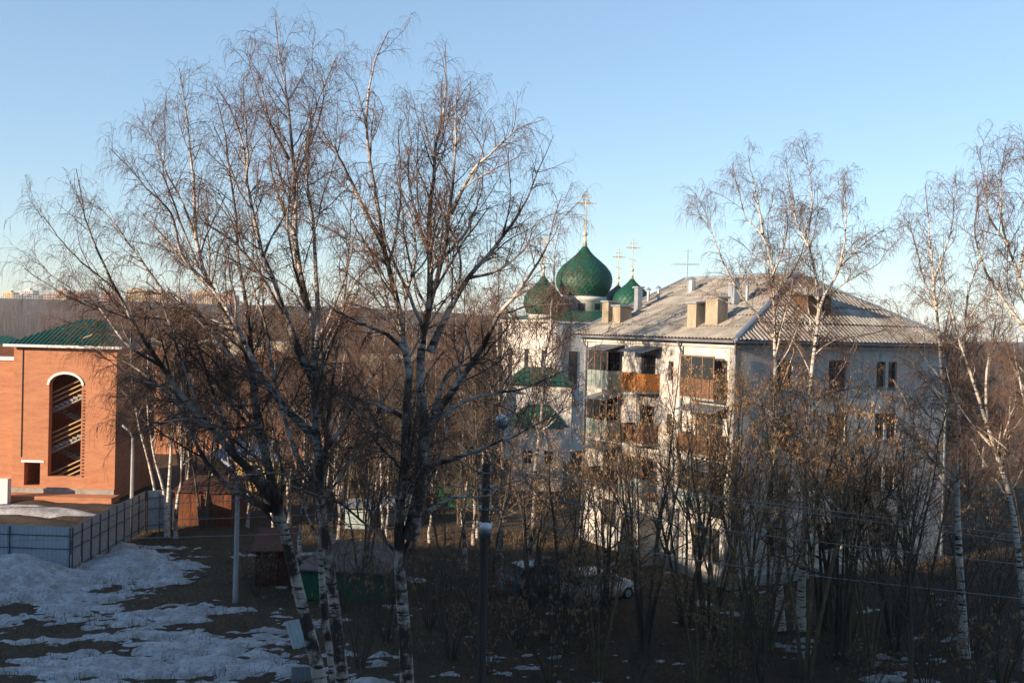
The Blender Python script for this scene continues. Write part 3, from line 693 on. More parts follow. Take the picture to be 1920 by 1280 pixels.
# ------------------------------------------------------------------ building helpers
def wall(mb, L, H, T, holes, flip=False, z0=0.0):
    """wall along +x at y 0..T (outer face y=0), rectangular holes (x0,x1,z0,z1)"""
    xs = sorted({0.0, L, *[h[0] for h in holes], *[h[1] for h in holes]}); zs = sorted({z0, H, *[h[2] for h in holes], *[h[3] for h in holes]})
    inh = lambda x, z: any(h[0] < x < h[1] and h[2] < z < h[3] for h in holes)
    for i in range(len(xs)-1):
        for j in range(len(zs)-1):
            if inh((xs[i]+xs[i+1])/2, (zs[j]+zs[j+1])/2): continue
            a, b, c, d = xs[i], xs[i+1], zs[j], zs[j+1]
            mb.poly([(a,0,c),(b,0,c),(b,0,d),(a,0,d)]); mb.poly([(a,T,c),(a,T,d),(b,T,d),(b,T,c)])
    for a, b, c, d in holes:
        mb.poly([(a,0,c),(a,T,c),(b,T,c),(b,0,c)]); mb.poly([(a,0,d),(b,0,d),(b,T,d),(a,T,d)])
        mb.poly([(a,0,c),(a,0,d),(a,T,d),(a,T,c)]); mb.poly([(b,0,c),(b,T,c),(b,T,d),(b,0,d)])
    mb.poly([(0,0,z0),(0,T,z0),(0,T,H),(0,0,H)]); mb.poly([(L,0,z0),(L,0,H),(L,T,H),(L,T,z0)]); mb.poly([(0,0,H),(0,T,H),(L,T,H),(L,0,H)])
    return mb
def xf(mb, fn):
    mb.v = [fn(*p) for p in mb.v]; return mb
_wc = {}
def window(parent, w_, h_, loc, rz, frame='frame', cols=2, transom=.7, depth=.05):
    key = (round(w_, 2), round(h_, 2), frame, cols, transom)
    if key not in _wc:
        f = MB(); t = .06
        f.box(0, w_, 0, depth, 0, t).box(0, w_, 0, depth, h_-t, h_).box(0, t, 0, depth, t, h_-t).box(w_-t, w_, 0, depth, t, h_-t)
        for c in range(1, cols): f.box(w_*c/cols-.03, w_*c/cols+.03, .002, depth-.002, t, h_-t)
        if transom: f.box(t, w_-t, .004, depth-.004, h_*transom-.025, h_*transom+.025)
        p = MB().box(.02, w_-.02, depth*.55, depth*.75, .02, h_-.02)
        _wc[key] = (f.mesh('window', M[frame]), p.mesh('pane', M['glass']))
    a, b = _wc[key]
    o = link('window', a, parent, loc, (0, 0, rz)); link('pane', b, o); return o

# ------------------------------------------------------------------ white four-storey house
HC = atz(1366, 1106)                       # near corner on the ground
HROT = R(30)
house = empty('apartment_house', (HC.x, HC.y, 0), HROT, 'white four-storey house with grey hipped roof, balconies and chimneys behind the maples', 'house')
HX = Vector((math.cos(HROT), math.sin(HROT), 0)); HY = Vector((-math.sin(HROT), math.cos(HROT), 0))
LF, LR, EH, RH = 13.3, 16.4, 12.35, 3.75
def left_l(px, py):      # photo pixel -> (distance from near corner along the left face, height)
    p = on_plane(px, py, (HC.x, HC.y, 0), HX)-Vector((HC.x, HC.y, 0)); return p.dot(HY), p.z
def right_l(px, py):
    p = on_plane(px, py, (HC.x, HC.y, 0), HY)-Vector((HC.x, HC.y, 0)); return p.dot(HX), p.z
# right face (shaded): windows in columns, four floors
FL = [1.35, 4.25, 7.15, 10.0]
rx = [2.6, 6.6, right_l(1643, 720)[0], 14.3]; holesR = []
for z in FL:
    for k, x in enumerate(rx):
        if k == 2: holesR += [(x, x+.72, z, z+1.45), (x+.95, x+1.67, z, z+1.45)]
        elif k == 3: continue
        else: holesR.append((x, x+1.35, z, z+1.5))
mb = wall(MB(), LR, EH, .42, holesR); mb.build('wall', M['plaster'], house)
for h in holesR: window(house, h[1]-h[0], h[3]-h[2], (h[0], .14, h[2]), 0, cols=2 if h[1]-h[0] > 1 else 1)
sill = {}
for h in holesR:
    wd_ = round(h[1]-h[0], 2)
    if wd_ not in sill: sill[wd_] = MB().box(-.08, wd_+.08, -.10, .13, -.06, -.003).mesh('window_sill', M['gutter'])
    link('window_sill', sill[wd_], house, (h[0], 0, h[2]))
# left face (sunlit): columns at distances along the face
cA = left_l(1148, 700)[0]; cB = left_l(1215, 700)[0]; cC = left_l(1258, 690)[0]; cD = left_l(1332, 700)[0]
holesL = []
for i, z in enumerate(FL):
    holesL += [(cA-.7, cA+.7, z-.55*(i > 0), z+1.5), (cB-.65, cB+.65, z-.55*(i > 0), z+1.5), (cD-1.05, cD+1.05, z-.3, z+1.5)]
    if i: holesL.append((cC-.22, cC+.22, z+.15, z+1.2))
door_l = left_l(1210, 1030)[0]
holesL = [h for h in holesL if not (h[2] < 2.3 and h[0] < door_l+.6 and h[1] > door_l-.6)]
holesL.append((door_l-.5, door_l+.5, .15, 2.25))
toL = lambda x, y, z: (y, LF-x, z)         # wall() local -> house frame, outer face at x=0 looking -x
mbl = wall(MB(), LF, EH, .42, [(LF-h[1], LF-h[0], h[2], h[3]) for h in holesL]); xf(mbl, toL); mbl.build('wall', M['plaster'], house)
for h in holesL[:-1]:
    window(house, h[1]-h[0], h[3]-h[2], (.14, h[1], h[2]), -math.pi/2, cols=3 if h[1]-h[0] > 1.8 else (1 if h[1]-h[0] < .6 else 2))
dr = MB().box(.16, .22, door_l-.48, door_l+.48, .17, 2.22).build('door', M['dark_red'], house)
MB().box(.12, .158, door_l+.30, door_l+.36, 1.05, 1.25).build('handle', M['zinc'], dr)
MB().box(-1.3, -.01, door_l-1.0, door_l+1.0, 2.45, 2.6).build('entrance_canopy', M['concrete'], house)
for s_ in (-1, 1): MB().box(-1.15, -.01, door_l+s_*.9-.07, door_l+s_*.9+.07, 0, 2.449).build('porch_wall', M['plaster'], house)
# back walls and inside floor slabs so that no light leaks
MB().box(LR-.42, LR, .421, LF, 0, EH).build('wall', M['plaster'], house); MB().box(.421, LR-.421, LF-.42, LF-.001, 0, EH).build('wall', M['plaster'], house)
for z in (0.05, 3.1, 6.0, 8.9, 12.0): MB().box(.43, LR-.43, .43, LF-.43, z, z+.18).build('floor_slab', M['concrete'], house)
MB().box(2.4, 2.5, .44, LF-.44, .25, 11.9).build('partition', M['dark'], house); MB().box(2.55, LR-.45, 2.4, 2.5, .25, 11.9).build('partition', M['dark'], house)
# plinth, cornice, gutters, drainpipes
MB().box(-.05, LR+.05, -.05, -.002, 0, .55).box(-.05, -.002, 0, LF+.05, 0, .55).build('plinth', M['concrete'], house)
MB().box(-.14, LR+.14, -.14, -.003, EH-.28, EH-.02).box(-.14, -.003, -.003, LF+.14, EH-.28, EH-.02).build('cornice', M['plaster'], house)
OV = .55
MB().box(-OV-.06, LR+OV, -OV-.10, -OV+.02, EH-.02, EH+.10).build('gutter', M['gutter'], house)
MB().box(-OV-.10, -OV+.02, -OV+.03, LF+OV, EH-.02, EH+.10).build('gutter', M['gutter'], house)
for (x, y) in ((-.12, -.12), (-.12, LF-.3), (LR-.3, -.12), (-.12, cC-1.0)):
    MB().bar((x, y, .3), (x, y, EH-.6), .065, 8).bar((x, y, EH-.6), (x-(.3 if y > 0 else .25), y-(.3 if x > 0 or y < 0 else 0), EH-.02), .065, 8).build('drainpipe', M['gutter'], house)
# balconies on the left face
def balcony(c, z, w_, panel, glazed, awning, dpt=1.05):
    MB().box(-dpt, -.004, c-w_/2, c+w_/2, z-.62, z-.48).build('balcony_slab', M['concrete'], house)
    p = MB(); n = 9
    for k in range(n):
        y = c-w_/2+w_*k/n; p.box(-dpt-.03-.012*(k % 2), -dpt+.01, y+.01, y+w_/n-.01, z-.50, z+.46)
    for s_ in (-1, 1): p.box(-dpt+.012, -.01, c+s_*w_/2-.025, c+s_*w_/2+.025, z-.478, z+.46)
    p.build('balcony_panel', M[panel], house)
    if glazed:
        f = MB()
        for k in range(4): y = c-w_/2+.03+(w_-.06)*k/3; f.box(-dpt-.02, -dpt+.03, y-.03, y+.03, z+.462, z+1.55)
        f.box(-dpt-.022, -dpt+.032, c-w_/2, c+w_/2, z+1.551, z+1.63); g_ = f.build('balcony_frame', M['frame'], house)
        MB().box(-dpt+.0, -dpt+.012, c-w_/2+.06, c+w_/2-.06, z+.47, z+1.55).build('pane', M['glass'], g_)
    if awning: MB().hexa([(-dpt-.25, c-w_/2-.15, z+1.62), (-.01, c-w_/2-.15, z+1.92), (-.01, c+w_/2+.15, z+1.92), (-dpt-.25, c+w_/2+.15, z+1.62),
                          (-dpt-.25, c-w_/2-.15, z+1.66), (-.01, c-w_/2-.15, z+1.97), (-.01, c+w_/2+.15, z+1.97), (-dpt-.25, c+w_/2+.15, z+1.66)]).build('balcony_roof', M['gutter'], house)
for i in (1, 2, 3):
    z = FL[i]
    balcony(cA, z, 2.0, ('wood_brown', 'teal_panel', 'teal_panel')[i-1], i != 1, True)
    balcony(cB, z, 2.1, ('teal_panel', 'wood_brown', 'orange_panel')[i-1], i == 1, i == 3)
    balcony(cD, z, 2.6, ('teal_panel', 'wood_brown', 'wood_brown')[i-1], i != 2, i != 3, .9)
# roof: four slopes built from corrugated sheets
def roof_slope(name, a, b, inset0, inset1, run, rise, mats, seed, sheet=True):
    """a,b eave ends (house frame), insets of the ridge from the ends along the eave, run horizontal depth to the ridge"""
    r = random.Random(seed); a = Vector(a); b = Vector(b); L = (b-a).length; u = (b-a)/L; inn = Vector((-u.y, u.x, 0))
    SL = math.hypot(run, rise); up = (inn*run+Vector((0, 0, rise)))/SL; nrm = u.cross(up).normalized()
    lim = lambda s: SL*min(1.0, (s/inset0 if inset0 > 0 else 9), ((L-s)/inset1 if inset1 > 0 else 9))
    MB().poly([a, b, b-u*inset1+up*SL, a+u*inset0+up*SL]).build(name+'_deck', M['wood_brown'], house)
    sw, sh = 1.13, 1.55; ns = max(1, round(L/sw)); sw = L/ns; nr = max(1, round(SL/sh)); sh = SL/nr; W = 4
    for j in range(nr):
        for i in range(ns):
            s0 = i*sw; v0 = j*sh-.06; v1 = (j+1)*sh+.06
            if max(lim(s0), lim(s0+sw), lim(s0+sw/2)) <= v0+.05: continue
            m = MB(); dz = .07+r.uniform(0, .02); tw = r.uniform(-.03, .03); nc = W*4
            for k in range(nc+1):
                s = s0+sw*k/nc; wv = .045*math.cos(2*math.pi*k/4)
                h0 = min(v0, lim(s)); h1 = min(v1, lim(s))
                for vv, lift in ((h0, .06), (h1, 0)):
                    m.v.append(tuple(a+u*s+up*vv+nrm*(dz+wv+lift+tw*(k/nc-.5))))
            for k in range(nc): m.f.append([2*k, 2*k+2, 2*k+3, 2*k+1])
            m.build('roof_sheet', M[mats[0] if r.random() < .7 else mats[1]], house)
e0, e1, e2, e3 = (-OV, -OV, EH+.08), (LR+OV, -OV, EH+.08), (LR+OV, LF+OV, EH+.08), (-OV, LF+OV, EH+.08)
HALF = (LR+2*OV)/2; HIP = 4.6
roof_slope('roof_left', e3, e0, 0, HIP, HALF, RH, ('slate', 'slate_b'), 1)
roof_slope('roof_front', e0, e1, HALF, HALF, HIP, RH, ('slate_b', 'slate'), 2)
def plain_slope(pts): MB().poly(pts).build('roof_back_slope', M['slate'], house)
r0 = (LR/2, -OV+HIP, EH+.08+RH); r1 = (LR/2, LF+OV, EH+.08+RH)
plain_slope([e1, e2, r1, r0]); MB().poly([(0, LF-.02, EH), (LR, LF-.02, EH), (LR/2, LF-.02, EH+RH)]).build('gable', M['plaster'], house)
ridge = MB()
for p, q in ((e0, r0), (e1, r0), (e3, r1), (r0, r1)): ridge.bar(Vector(p)+Vector((0, 0, .09)), Vector(q)+Vector((0, 0, .10)), .13, 8)
ridge.build('ridge_cap', M['zinc'], house)
MB().box(-OV+.03, LR+OV-.03, -OV+.03, -.15, EH-.05, EH-.01).box(-OV+.03, -.15, -.149, LF+OV-.03, EH-.05, EH-.01).build('soffit', M['wood_brown'], house)
def roof_z(x, y):      # height of the roof surface in house frame
    return EH+.08+RH*min(1, (x+OV)/HALF, (LR+OV-x)/HALF, (y+OV)/HIP)
def on_roof_left(px, py):
    up = (Vector((HALF, 0, RH))).normalized(); nl = Vector((-RH, 0, HALF)).normalized()
    nw = HX*nl.x+Vector((0, 0, nl.z)); o = Vector((HC.x, HC.y, 0))+HX*(-OV)+Vector((0, 0, EH+.08))
    p = on_plane(px, py, o, nw)-Vector((HC.x, HC.y, 0)); return p.dot(HX), p.dot(HY)
def chimney(px, py, wx, wy, h, mat='chimney'):
    x, y = on_roof_left(px, py); z = roof_z(x, y)
    c = MB().box(x-wx/2, x+wx/2, y-wy/2, y+wy/2, z-.7, z+h).build('chimney', M[mat], house)
    MB().box(x-wx/2-.09, x+wx/2+.09, y-wy/2-.09, y+wy/2+.09, z+h+.002, z+h+.10).build('chimney_cap', M['zinc' if mat == 'chimney' else mat], c); return c
chimney(1143, 605, .7, .65, 1.25); chimney(1166, 606, .85, .75, 1.0)
chimney(1305, 613, .65, .72, 1.25); chimney(1343, 609, .7, .95, 1.4)
chimney(1376, 575, .45, .5, 1.5, 'zinc'); chimney(1196, 586, .35, .38, 1.5, 'zinc')
for px, py, h in ((1215, 568, .75), (1234, 565, .75), (1400, 568, 1.0), (1296, 550, .8)):
    x, y = on_roof_left(px, py); z = roof_z(x, y)
    v_ = MB().bar((x, y, z-.3), (x, y, z+h), .10 if px != 1296 else .26, 10).build('vent_pipe', M['zinc'], house)
    MB().lathe([(.20 if px != 1296 else .34, z+h+.05), (.17 if px != 1296 else .3, z+h+.10), (.02, z+h+.24)], 12, (x, y)).build('vent_cap', M['zinc'], v_)
# dormer on the front hip
dx, dy = right_l(1562, 640)[0], 1.6
dz = roof_z(dx, dy)
MB().hexa([(dx-.85, dy-.6, dz-.4), (dx+.85, dy-.6, dz-.4), (dx+.85, dy+1.6, dz-.2), (dx-.85, dy+1.6, dz-.2), (dx-.85, dy-.6, dz+.75), (dx+.85, dy-.6, dz+.75), (dx+.85, dy+1.6, dz+.75), (dx-.85, dy+1.6, dz+.75)]).build('dormer', M['wood_brown'], house)
MB().box(dx-.32, dx+.32, dy-.625, dy-.605, dz-.05, dz+.62).build('dormer_shade_panel', M['dark'], house)  # flat near-black panel, painted shade in place of a hollow opening
MB().hexa([(dx-1.1, dy-.8, dz+.72), (dx+1.1, dy-.8, dz+.72), (dx+1.1, dy+1.9, dz+.9), (dx-1.1, dy+1.9, dz+.9), (dx-.12, dy-.8, dz+1.22), (dx+.12, dy-.8, dz+1.22), (dx+.12, dy+1.9, dz+1.25), (dx-.12, dy+1.9, dz+1.25)]).build('dormer_roof', M['slate'], house)
def antenna(px, py, h, label):
    x, y = on_roof_left(px, py); x = min(x, LR/2); z = roof_z(x, y); p = house.matrix_basis @ Vector((x, y, z))
    e = empty('television_antenna', p, .4, label, 'antenna', 'antennas on the house roof')
    MB().bar((0, 0, -.1), (0, 0, h), .022, 6).build('mast', M['zinc'], e)
    a = MB().bar((-1.1, 0, h*.62), (.9, .1, h*.66), .014, 5)
    for k in range(6): q = -1.0+k*.34; a.bar((q, -.38, h*.62+.02*k*.3), (q, .38, h*.62+.02*k*.3), .009, 4)
    a.build('boom', M['zinc'], e)
    b = MB().bar((-.3, -.4, h*.82), (.3, .4, h*.82), .012, 5); b.bar((-.25, .2, h*.95), (.25, -.2, h*.95), .01, 4); b.build('cross_bar', M['zinc'], e)
house.matrix_basis = Matrix.Translation((HC.x, HC.y, 0)) @ Matrix.Rotation(HROT, 4, 'Z')
antenna(1288, 545, 2.6, 'thin television antenna at the left end of the house roof ridge')
antenna(1478, 530, 3.0, 'tall television antenna behind the birches at the roof peak')

# ------------------------------------------------------------------ church
CY = 112.0
ch = empty('church', (px_x(1088, CY), CY, 0), R(24), 'white church with green onion domes and gilded crosses beyond the house', 'church')
CZ = lambda py, px=1092: at(px, py, CY).z
bw = 6.6; bt = 13.4
MB().box(-bw, bw, -bw, bw, 0, bt).build('wall', M['church_white'], ch)
MB().box(-bw-.3, bw+.3, -bw-.3, bw+.3, bt+.002, bt+.32).build('cornice', M['church_white'], ch)
for s_ in range(4):       # pilasters and tall windows
    a = s_*math.pi/2
    for q in (-bw+.5, -2.2, 2.2, bw-.5):
        m = MB().box(q-.4, q+.4, -bw-.18, -bw-.003, 0, bt-.01); m.build('pilaster', M['church_white'], ch, rot=(0, 0, a))
    for q in (-4.3, 0, 4.3):
        MB().box(q-.5, q+.5, -bw-.05, -bw-.004, 6.5, 10.5).build('window', M['glass'], ch, rot=(0, 0, a))
MB().poly([(-bw-.4,-bw-.4,bt+.33),(bw+.4,-bw-.4,bt+.33),(2.2,-2.2,bt+1.5),(-2.2,-2.2,bt+1.5)]).poly([(bw+.4,-bw-.4,bt+.33),(bw+.4,bw+.4,bt+.33),(2.2,2.2,bt+1.5),(2.2,-2.2,bt+1.5)]).poly([(bw+.4,bw+.4,bt+.33),(-bw-.4,bw+.4,bt+.33),(-2.2,2.2,bt+1.5),(2.2,2.2,bt+1.5)]).poly([(-bw-.4,bw+.4,bt+.33),(-bw-.4,-bw-.4,bt+.33),(-2.2,-2.2,bt+1.5),(-2.2,2.2,bt+1.5)]).build('roof', M['green_roof'], ch)
ONION = [(.72,0),(.84,.07),(.94,.16),(.99,.26),(1.0,.35),(.965,.45),(.88,.54),(.74,.63),(.56,.715),(.39,.79),(.26,.86),(.15,.93),(.08,1.0)]
def dome(world, zb, rmax, hgt, cross_h, mat, drum_r, drum_z0):
    lp = ch.matrix_basis.inverted() @ Vector((world[0], world[1], 0)); c = (lp.x, lp.y)
    d = MB().lathe([(drum_r, drum_z0), (drum_r, zb-.5), (drum_r*1.06, zb-.45), (drum_r*1.06, zb-.02)], 32, c).build('drum', M['church_white'], ch, True)
    for k in range(8):
        a = k*math.pi/4+.2; x, y = c[0]+drum_r*math.cos(a), c[1]+drum_r*math.sin(a)
        MB().box(-.16*drum_r, .16*drum_r, -.03, .03, drum_z0+.5, zb-.8).build('drum_window', M['glass'], d, loc=(x, y, 0), rot=(0, 0, a+math.pi/2))
    prof = [(r*rmax, zb+z*hgt) for r, z in ONION]
    core = MB().lathe([(r*.985, z) for r, z in prof], 32, c).build('dome', M[mat], ch, True)
    # shingles: rows of overlapping scales
    zs = [p[1] for p in prof]; rs = [p[0] for p in prof]; rows = int(hgt/.30); n = max(18, int(rmax*2*math.pi/.52)); sh = MB()
    for j in range(rows):
        z0 = zb+hgt*j/rows; z1 = zb+hgt*min(1, (j+1.5)/rows); ra = float(np.interp(z0, zs, rs)); rb = float(np.interp(z1, zs, rs))
        for k in range(n):
            a0 = 2*math.pi*(k+.5*(j % 2))/n; da = 2*math.pi/n*.5; am = a0
            P = lambda r, a, z: (c[0]+r*math.cos(a), c[1]+r*math.sin(a), z)
            sh.poly([P(ra*1.0+.085, am, z0), P((ra+rb)/2+.055, am+da, (z0+z1)/2-.02), P(rb+.003, am+da*.8, z1), P(rb+.003, am-da*.8, z1), P((ra+rb)/2+.055, am-da, (z0+z1)/2-.02)])
    tag(sh.build('shingles', M[mat], core), kind='stuff')
    zt = zb+hgt; u = cross_h
    g_ = MB().lathe([(.085*rmax, zt-.05), (.05*rmax, zt+.14*u), (.03*rmax+.02, zt+.20*u)], 12, c).ball((c[0], c[1], zt+.23*u), .075*rmax+.05, 12)
    g_.build('finial', M['gold'], ch, True)
    x = MB(); t = .011*u; X0 = lambda dx, z: (c[0]+dx*.93, c[1]-dx*.37, z)
    x.bar(X0(0, zt+.25*u), X0(0, zt+u), t, 6); x.bar(X0(-.17*u, zt+.80*u), X0(.17*u, zt+.80*u), t, 6); x.bar(X0(-.08*u, zt+.91*u), X0(.08*u, zt+.91*u), t*.8, 6)
    x.bar(X0(-.09*u, zt+.52*u), X0(.09*u, zt+.46*u), t*.8, 6)
    for q, z in ((-.17, .80), (.17, .80), (0, 1.0), (-.08, .91), (.08, .91), (0, .80)): x.ball(X0(q*u, zt+z*u), t*1.7, 8)
    for s_ in (-1, 1):
        for k in range(4): x.bar(X0(0, zt+.80*u), X0(s_*(.05+.02*k)*u, zt+(.86-.04*k)*u), t*.35, 4)
        x.bar(X0(s_*.06*u, zt+.36*u), X0(0, zt+.30*u), t*.5, 4)
    x.build('cross', M['gold'], ch)
cp = lambda px, Y_: (px_x(px, Y_), Y_)
ch.matrix_basis = Matrix.Translation((px_x(1088, CY), CY, 0)) @ Matrix.Rotation(R(24), 4, 'Z')
dome(cp(1092, CY), CZ(556), 3.15, CZ(462)-CZ(556), CZ(360)-CZ(462), 'green_dome', 2.45, bt+1.0)
dome(cp(1182, CY-2), CZ(580), 2.05, CZ(522)-CZ(580), CZ(450)-CZ(522), 'green_dome', 1.45, bt+.4)
dome(cp(1156, CY+6), CZ(572), 1.95, CZ(529)-CZ(572), CZ(458)-CZ(529), 'dark_dome', 1.4, bt+.4)
dome(cp(1016, CY-3), CZ(592), 2.1, CZ(522)-CZ(592), CZ(448)-CZ(522), 'green_dome', 1.5, bt+.2)
# church annexes: separate small white buildings with green roofs
def small_house(name, label, px0, px1, Yd, eave_py, ridge_py, wallmat, roofmat, depth, rz=0.0, cat='house', trim=None, hole=True):
    x0, x1 = px_x(px0, Yd), px_x(px1, Yd); W = x1-x0; eh = at((px0+px1)/2, eave_py, Yd).z; rh = at((px0+px1)/2, ridge_py, Yd).z
    e = empty(name, (x0, Yd, 0), rz, label, cat)
    m = MB(); holes = [(W*.30-.4, W*.30+.4, eh*.42, eh*.42+1.1), (W*.72-.4, W*.72+.4, eh*.42, eh*.42+1.1)] if hole and W > 2.5 else []
    wall(m, W, eh, .25, holes).box(0, .25, .251, depth, 0, eh).box(W-.25, W, .251, depth, 0, eh).box(.251, W-.251, depth-.25, depth-.002, 0, eh).build('wall', M[wallmat], e)
    for h in holes: window(e, h[1]-h[0], h[3]-h[2], (h[0], .08, h[2]), 0, 'frame_white')
    o = .35; ra, rb = (W*.28, W*.72) if W > 2 else (W*.45, W*.55)
    A = [(-o,-o,eh+.02),(W+o,-o,eh+.02),(W+o,depth+o,eh+.02),(-o,depth+o,eh+.02)]; B = [(ra,depth/2,rh),(rb,depth/2,rh)]
    MB().poly([A[0],A[1],B[1],B[0]]).poly([A[1],A[2],B[1]]).poly([A[2],A[3],B[0],B[1]]).poly([A[3],A[0],B[0]]).poly(A[::-1]).build('roof', M[roofmat], e)
    seam = MB(); k = 0
    while -o+k*.5 < W+o:
        x = -o+k*.5; t = min(1, (x+o)/(ra+o), (W+o-x)/(W+o-rb)); k += 1
        if t > .08: seam.bar((x, -o-.01, eh+.06), (x, -o+(depth/2+o)*t, eh+.05+(rh-eh)*t), .025, 4)
    seam.build('roof_seam', M[roofmat], e)
    return e
small_house('church_annex', 'cream church annex with dark green tin roof left of the white house', 966, 1062, 78.0, 800, 762, 'church_white', 'green_roof', 5.0)
small_house('church_annex', 'white church annex with small green roof under the left dome', 952, 1075, 96.0, 722, 690, 'church_white', 'green_roof', 6.0)
small_house('church_building', 'pale low building with snowy roof left of the church', 845, 945, 100.0, 705, 668, 'cream', 'snow', 7.0)
small_house('cottage', 'ochre wooden cottage with grey tin roof behind the left pole', 402, 520, 74.0, 862, 822, 'yellow_wall', 'zinc', 6.0)
small_house('tin_shed', 'small pale shed of corrugated tin behind the big birches', 655, 705, 62.0, 952, 940, 'sheet', 'zinc', 2.6, cat='shed', hole=False)
small_house('outbuilding', 'low house with green roof at the far left edge behind the tower', -60, 14, 105.0, 655, 630, 'zinc', 'green_roof', 6.0, hole=False)
small_house('church_wall_house', 'low red-brown shed among the trees left of the church', 800, 845, 92.0, 700, 668, 'rust', 'rust_dark', 4.0, cat='shed', hole=False)

# ------------------------------------------------------------------ brick tower with green roof, left
TB = atz(214, 938); TY = TB.y; K_ = FPX/TY
tw = empty('brick_tower', (TB.x, TY, 0), 0.0, 'orange brick stair tower with tall arched opening and green metal roof', 'building')
TZ = lambda py, px=120: at(px, py, TY).z
TX = lambda px, py=800: at(px, py, TY).x-TB.x
Wd = -TX(24, 780); Ht = TZ(650); Dp = 7.5
ax0, ax1 = TX(91, 800), TX(152, 800); az0 = TZ(893); asp = TZ(722); atop = TZ(701); dx0, dx1, dz0, dz1 = TX(45, 890), TX(75, 890), TZ(911), TZ(868)
m = MB()
holes = [(Wd+ax0, Wd+ax1, az0, atop+.05), (Wd+dx0, Wd+dx1, dz0, dz1)]
wall(m, Wd, Ht, .5, holes); m.v = [(x-Wd, y, z) for x, y, z in m.v]
acx, arx = (ax0+ax1)/2, (ax1-ax0)/2; n = 16                  # arch infill above the springing
for k in range(n):
    a0, a1 = math.pi*k/n, math.pi*(k+1)/n
    p0 = (acx-arx*math.cos(a0), asp+(atop-asp)*math.sin(a0)); p1 = (acx-arx*math.cos(a1), asp+(atop-asp)*math.sin(a1)); zt = atop+.049
    m.hexa([(p0[0], .003, p0[1]), (p1[0], .003, p1[1]), (p1[0], .497, p1[1]), (p0[0], .497, p0[1]), (p0[0], .003, zt), (p1[0], .003, zt), (p1[0], .497, zt), (p0[0], .497, zt)])
m.build('wall', M['brick'], tw)
MB().box(-.5, -.001, .501, Dp, 0, Ht).build('wall', M['brick'], tw); MB().box(-Wd, -Wd+.5, .501, Dp, 0, Ht).build('wall', M['brick'], tw); MB().box(-Wd+.501, -.501, Dp-.5, Dp-.002, 0, Ht).build('wall', M['brick'], tw)
arch = MB()
for k in range(n):
    a0, a1 = math.pi*k/n, math.pi*(k+1)/n; q = lambda a, s_: (acx-(arx+s_)*math.cos(a), asp+(atop-asp+s_)*math.sin(a))
    i0, i1, o0, o1 = q(a0, .0), q(a1, .0), q(a0, .16), q(a1, .16)
    arch.hexa([(i0[0], -.06, i0[1]), (i1[0], -.06, i1[1]), (i1[0], -.002, i1[1]), (i0[0], -.002, i0[1]), (o0[0], -.06, o0[1]), (o1[0], -.06, o1[1]), (o1[0], -.002, o1[1]), (o0[0], -.002, o0[1])])
arch.build('arch_trim', M['white_trim'], tw)
MB().box(dx0-.2, dx1+.25, -.03, -.002, dz1+.002, dz1+.16).build('lintel', M['white_trim'], tw)
qn = MB()                                                  # toothed brick edge beside the arch
for k in range(int((asp-az0)/.23)): qn.box(ax1+.10, ax1+.22, -.03, -.002, az0+k*.23, az0+k*.23+.11)
qn.build('toothed_edge', M['rust'], tw)
MB().box(-Wd+.012, -.01, -.10, -.003, -.1, .75).build('plinth', M['concrete'], tw)
MB().box(-Wd, .4, -1.5, -.102, -.2, .42).build('base_step', M['brick'], tw)
MB().bar((-Wd+TX(41)-TX(24), -.03, 2.9), (-Wd+TX(41)-TX(24), -.03, Ht-.1), .03, 6).build('conduit', M['frame'], tw)
# stairs inside the arch: near flights rise to the right, far ones to the left
def flight(xa, xb, za, zb, y0, y1, rail):
    s_ = MB(); nst = 9
    for k in range(nst):
        x = xa+(xb-xa)*k/nst; x2 = xa+(xb-xa)*(k+1)/nst; z = za+(zb-za)*(k+1)/nst
        s_.box(min(x, x2), max(x, x2), y0, y1, z-.17, z)
    t = .16; s_.hexa([(xa, y0+.05, za-t-.15), (xb, y0+.05, zb-t-.15), (xb, y1-.05, zb-t-.15), (xa, y1-.05, za-t-.15), (xa, y0+.05, za-t), (xb, y0+.05, zb-t), (xb, y1-.05, zb-t), (xa, y1-.05, za-t)])
    f = s_.build('stair_flight', M['concrete'], tw)
    if rail:
        for h in (.35, .7, 1.05): MB().hexa([(xa, y0-.05, za+h), (xb, y0-.05, zb+h), (xb, y0-.005, zb+h), (xa, y0-.005, za+h), (xa, y0-.05, za+h+.10), (xb, y0-.05, zb+h+.10), (xb, y0-.005, zb+h+.10), (xa, y0-.005, za+h+.10)]).build('stair_rail', M['wood'], f)
xa, xb = ax0-.25, ax1+.35
zf = TZ(845)
for k in range(-1, 3):
    z = zf+k*2.85; flight(xa, xb, z-.05, z+1.38, .75, 1.85, True); flight(xb, xa, z+1.45, z+2.8, 2.1, 3.2, False)
    MB().box(xb+.01, min(xb+1.1, -.55), .7, 3.3, z+1.22, z+1.38).build('landing', M['concrete'], tw)
MB().box(-Wd+.51, -.51, 4.4, 4.5, 0, Ht-.1).build('inner_wall', M['brick'], tw)
ov = .45; rz_ = at(130, 598, TY+Dp/2).z; A = [(-Wd-ov, -ov, Ht+.12), (ov, -ov, Ht+.12), (ov, Dp+ov, Ht+.12), (-Wd-ov, Dp+ov, Ht+.12)]; B = [(-Wd+3.0, Dp/2, rz_), (-2.6, Dp/2, rz_)]
MB().poly([A[0],A[1],B[1],B[0]]).poly([A[1],A[2],B[1]]).poly([A[2],A[3],B[0],B[1]]).poly([A[3],A[0],B[0]]).build('roof', M['green_roof'], tw)
rb_ = MB(); k = 0
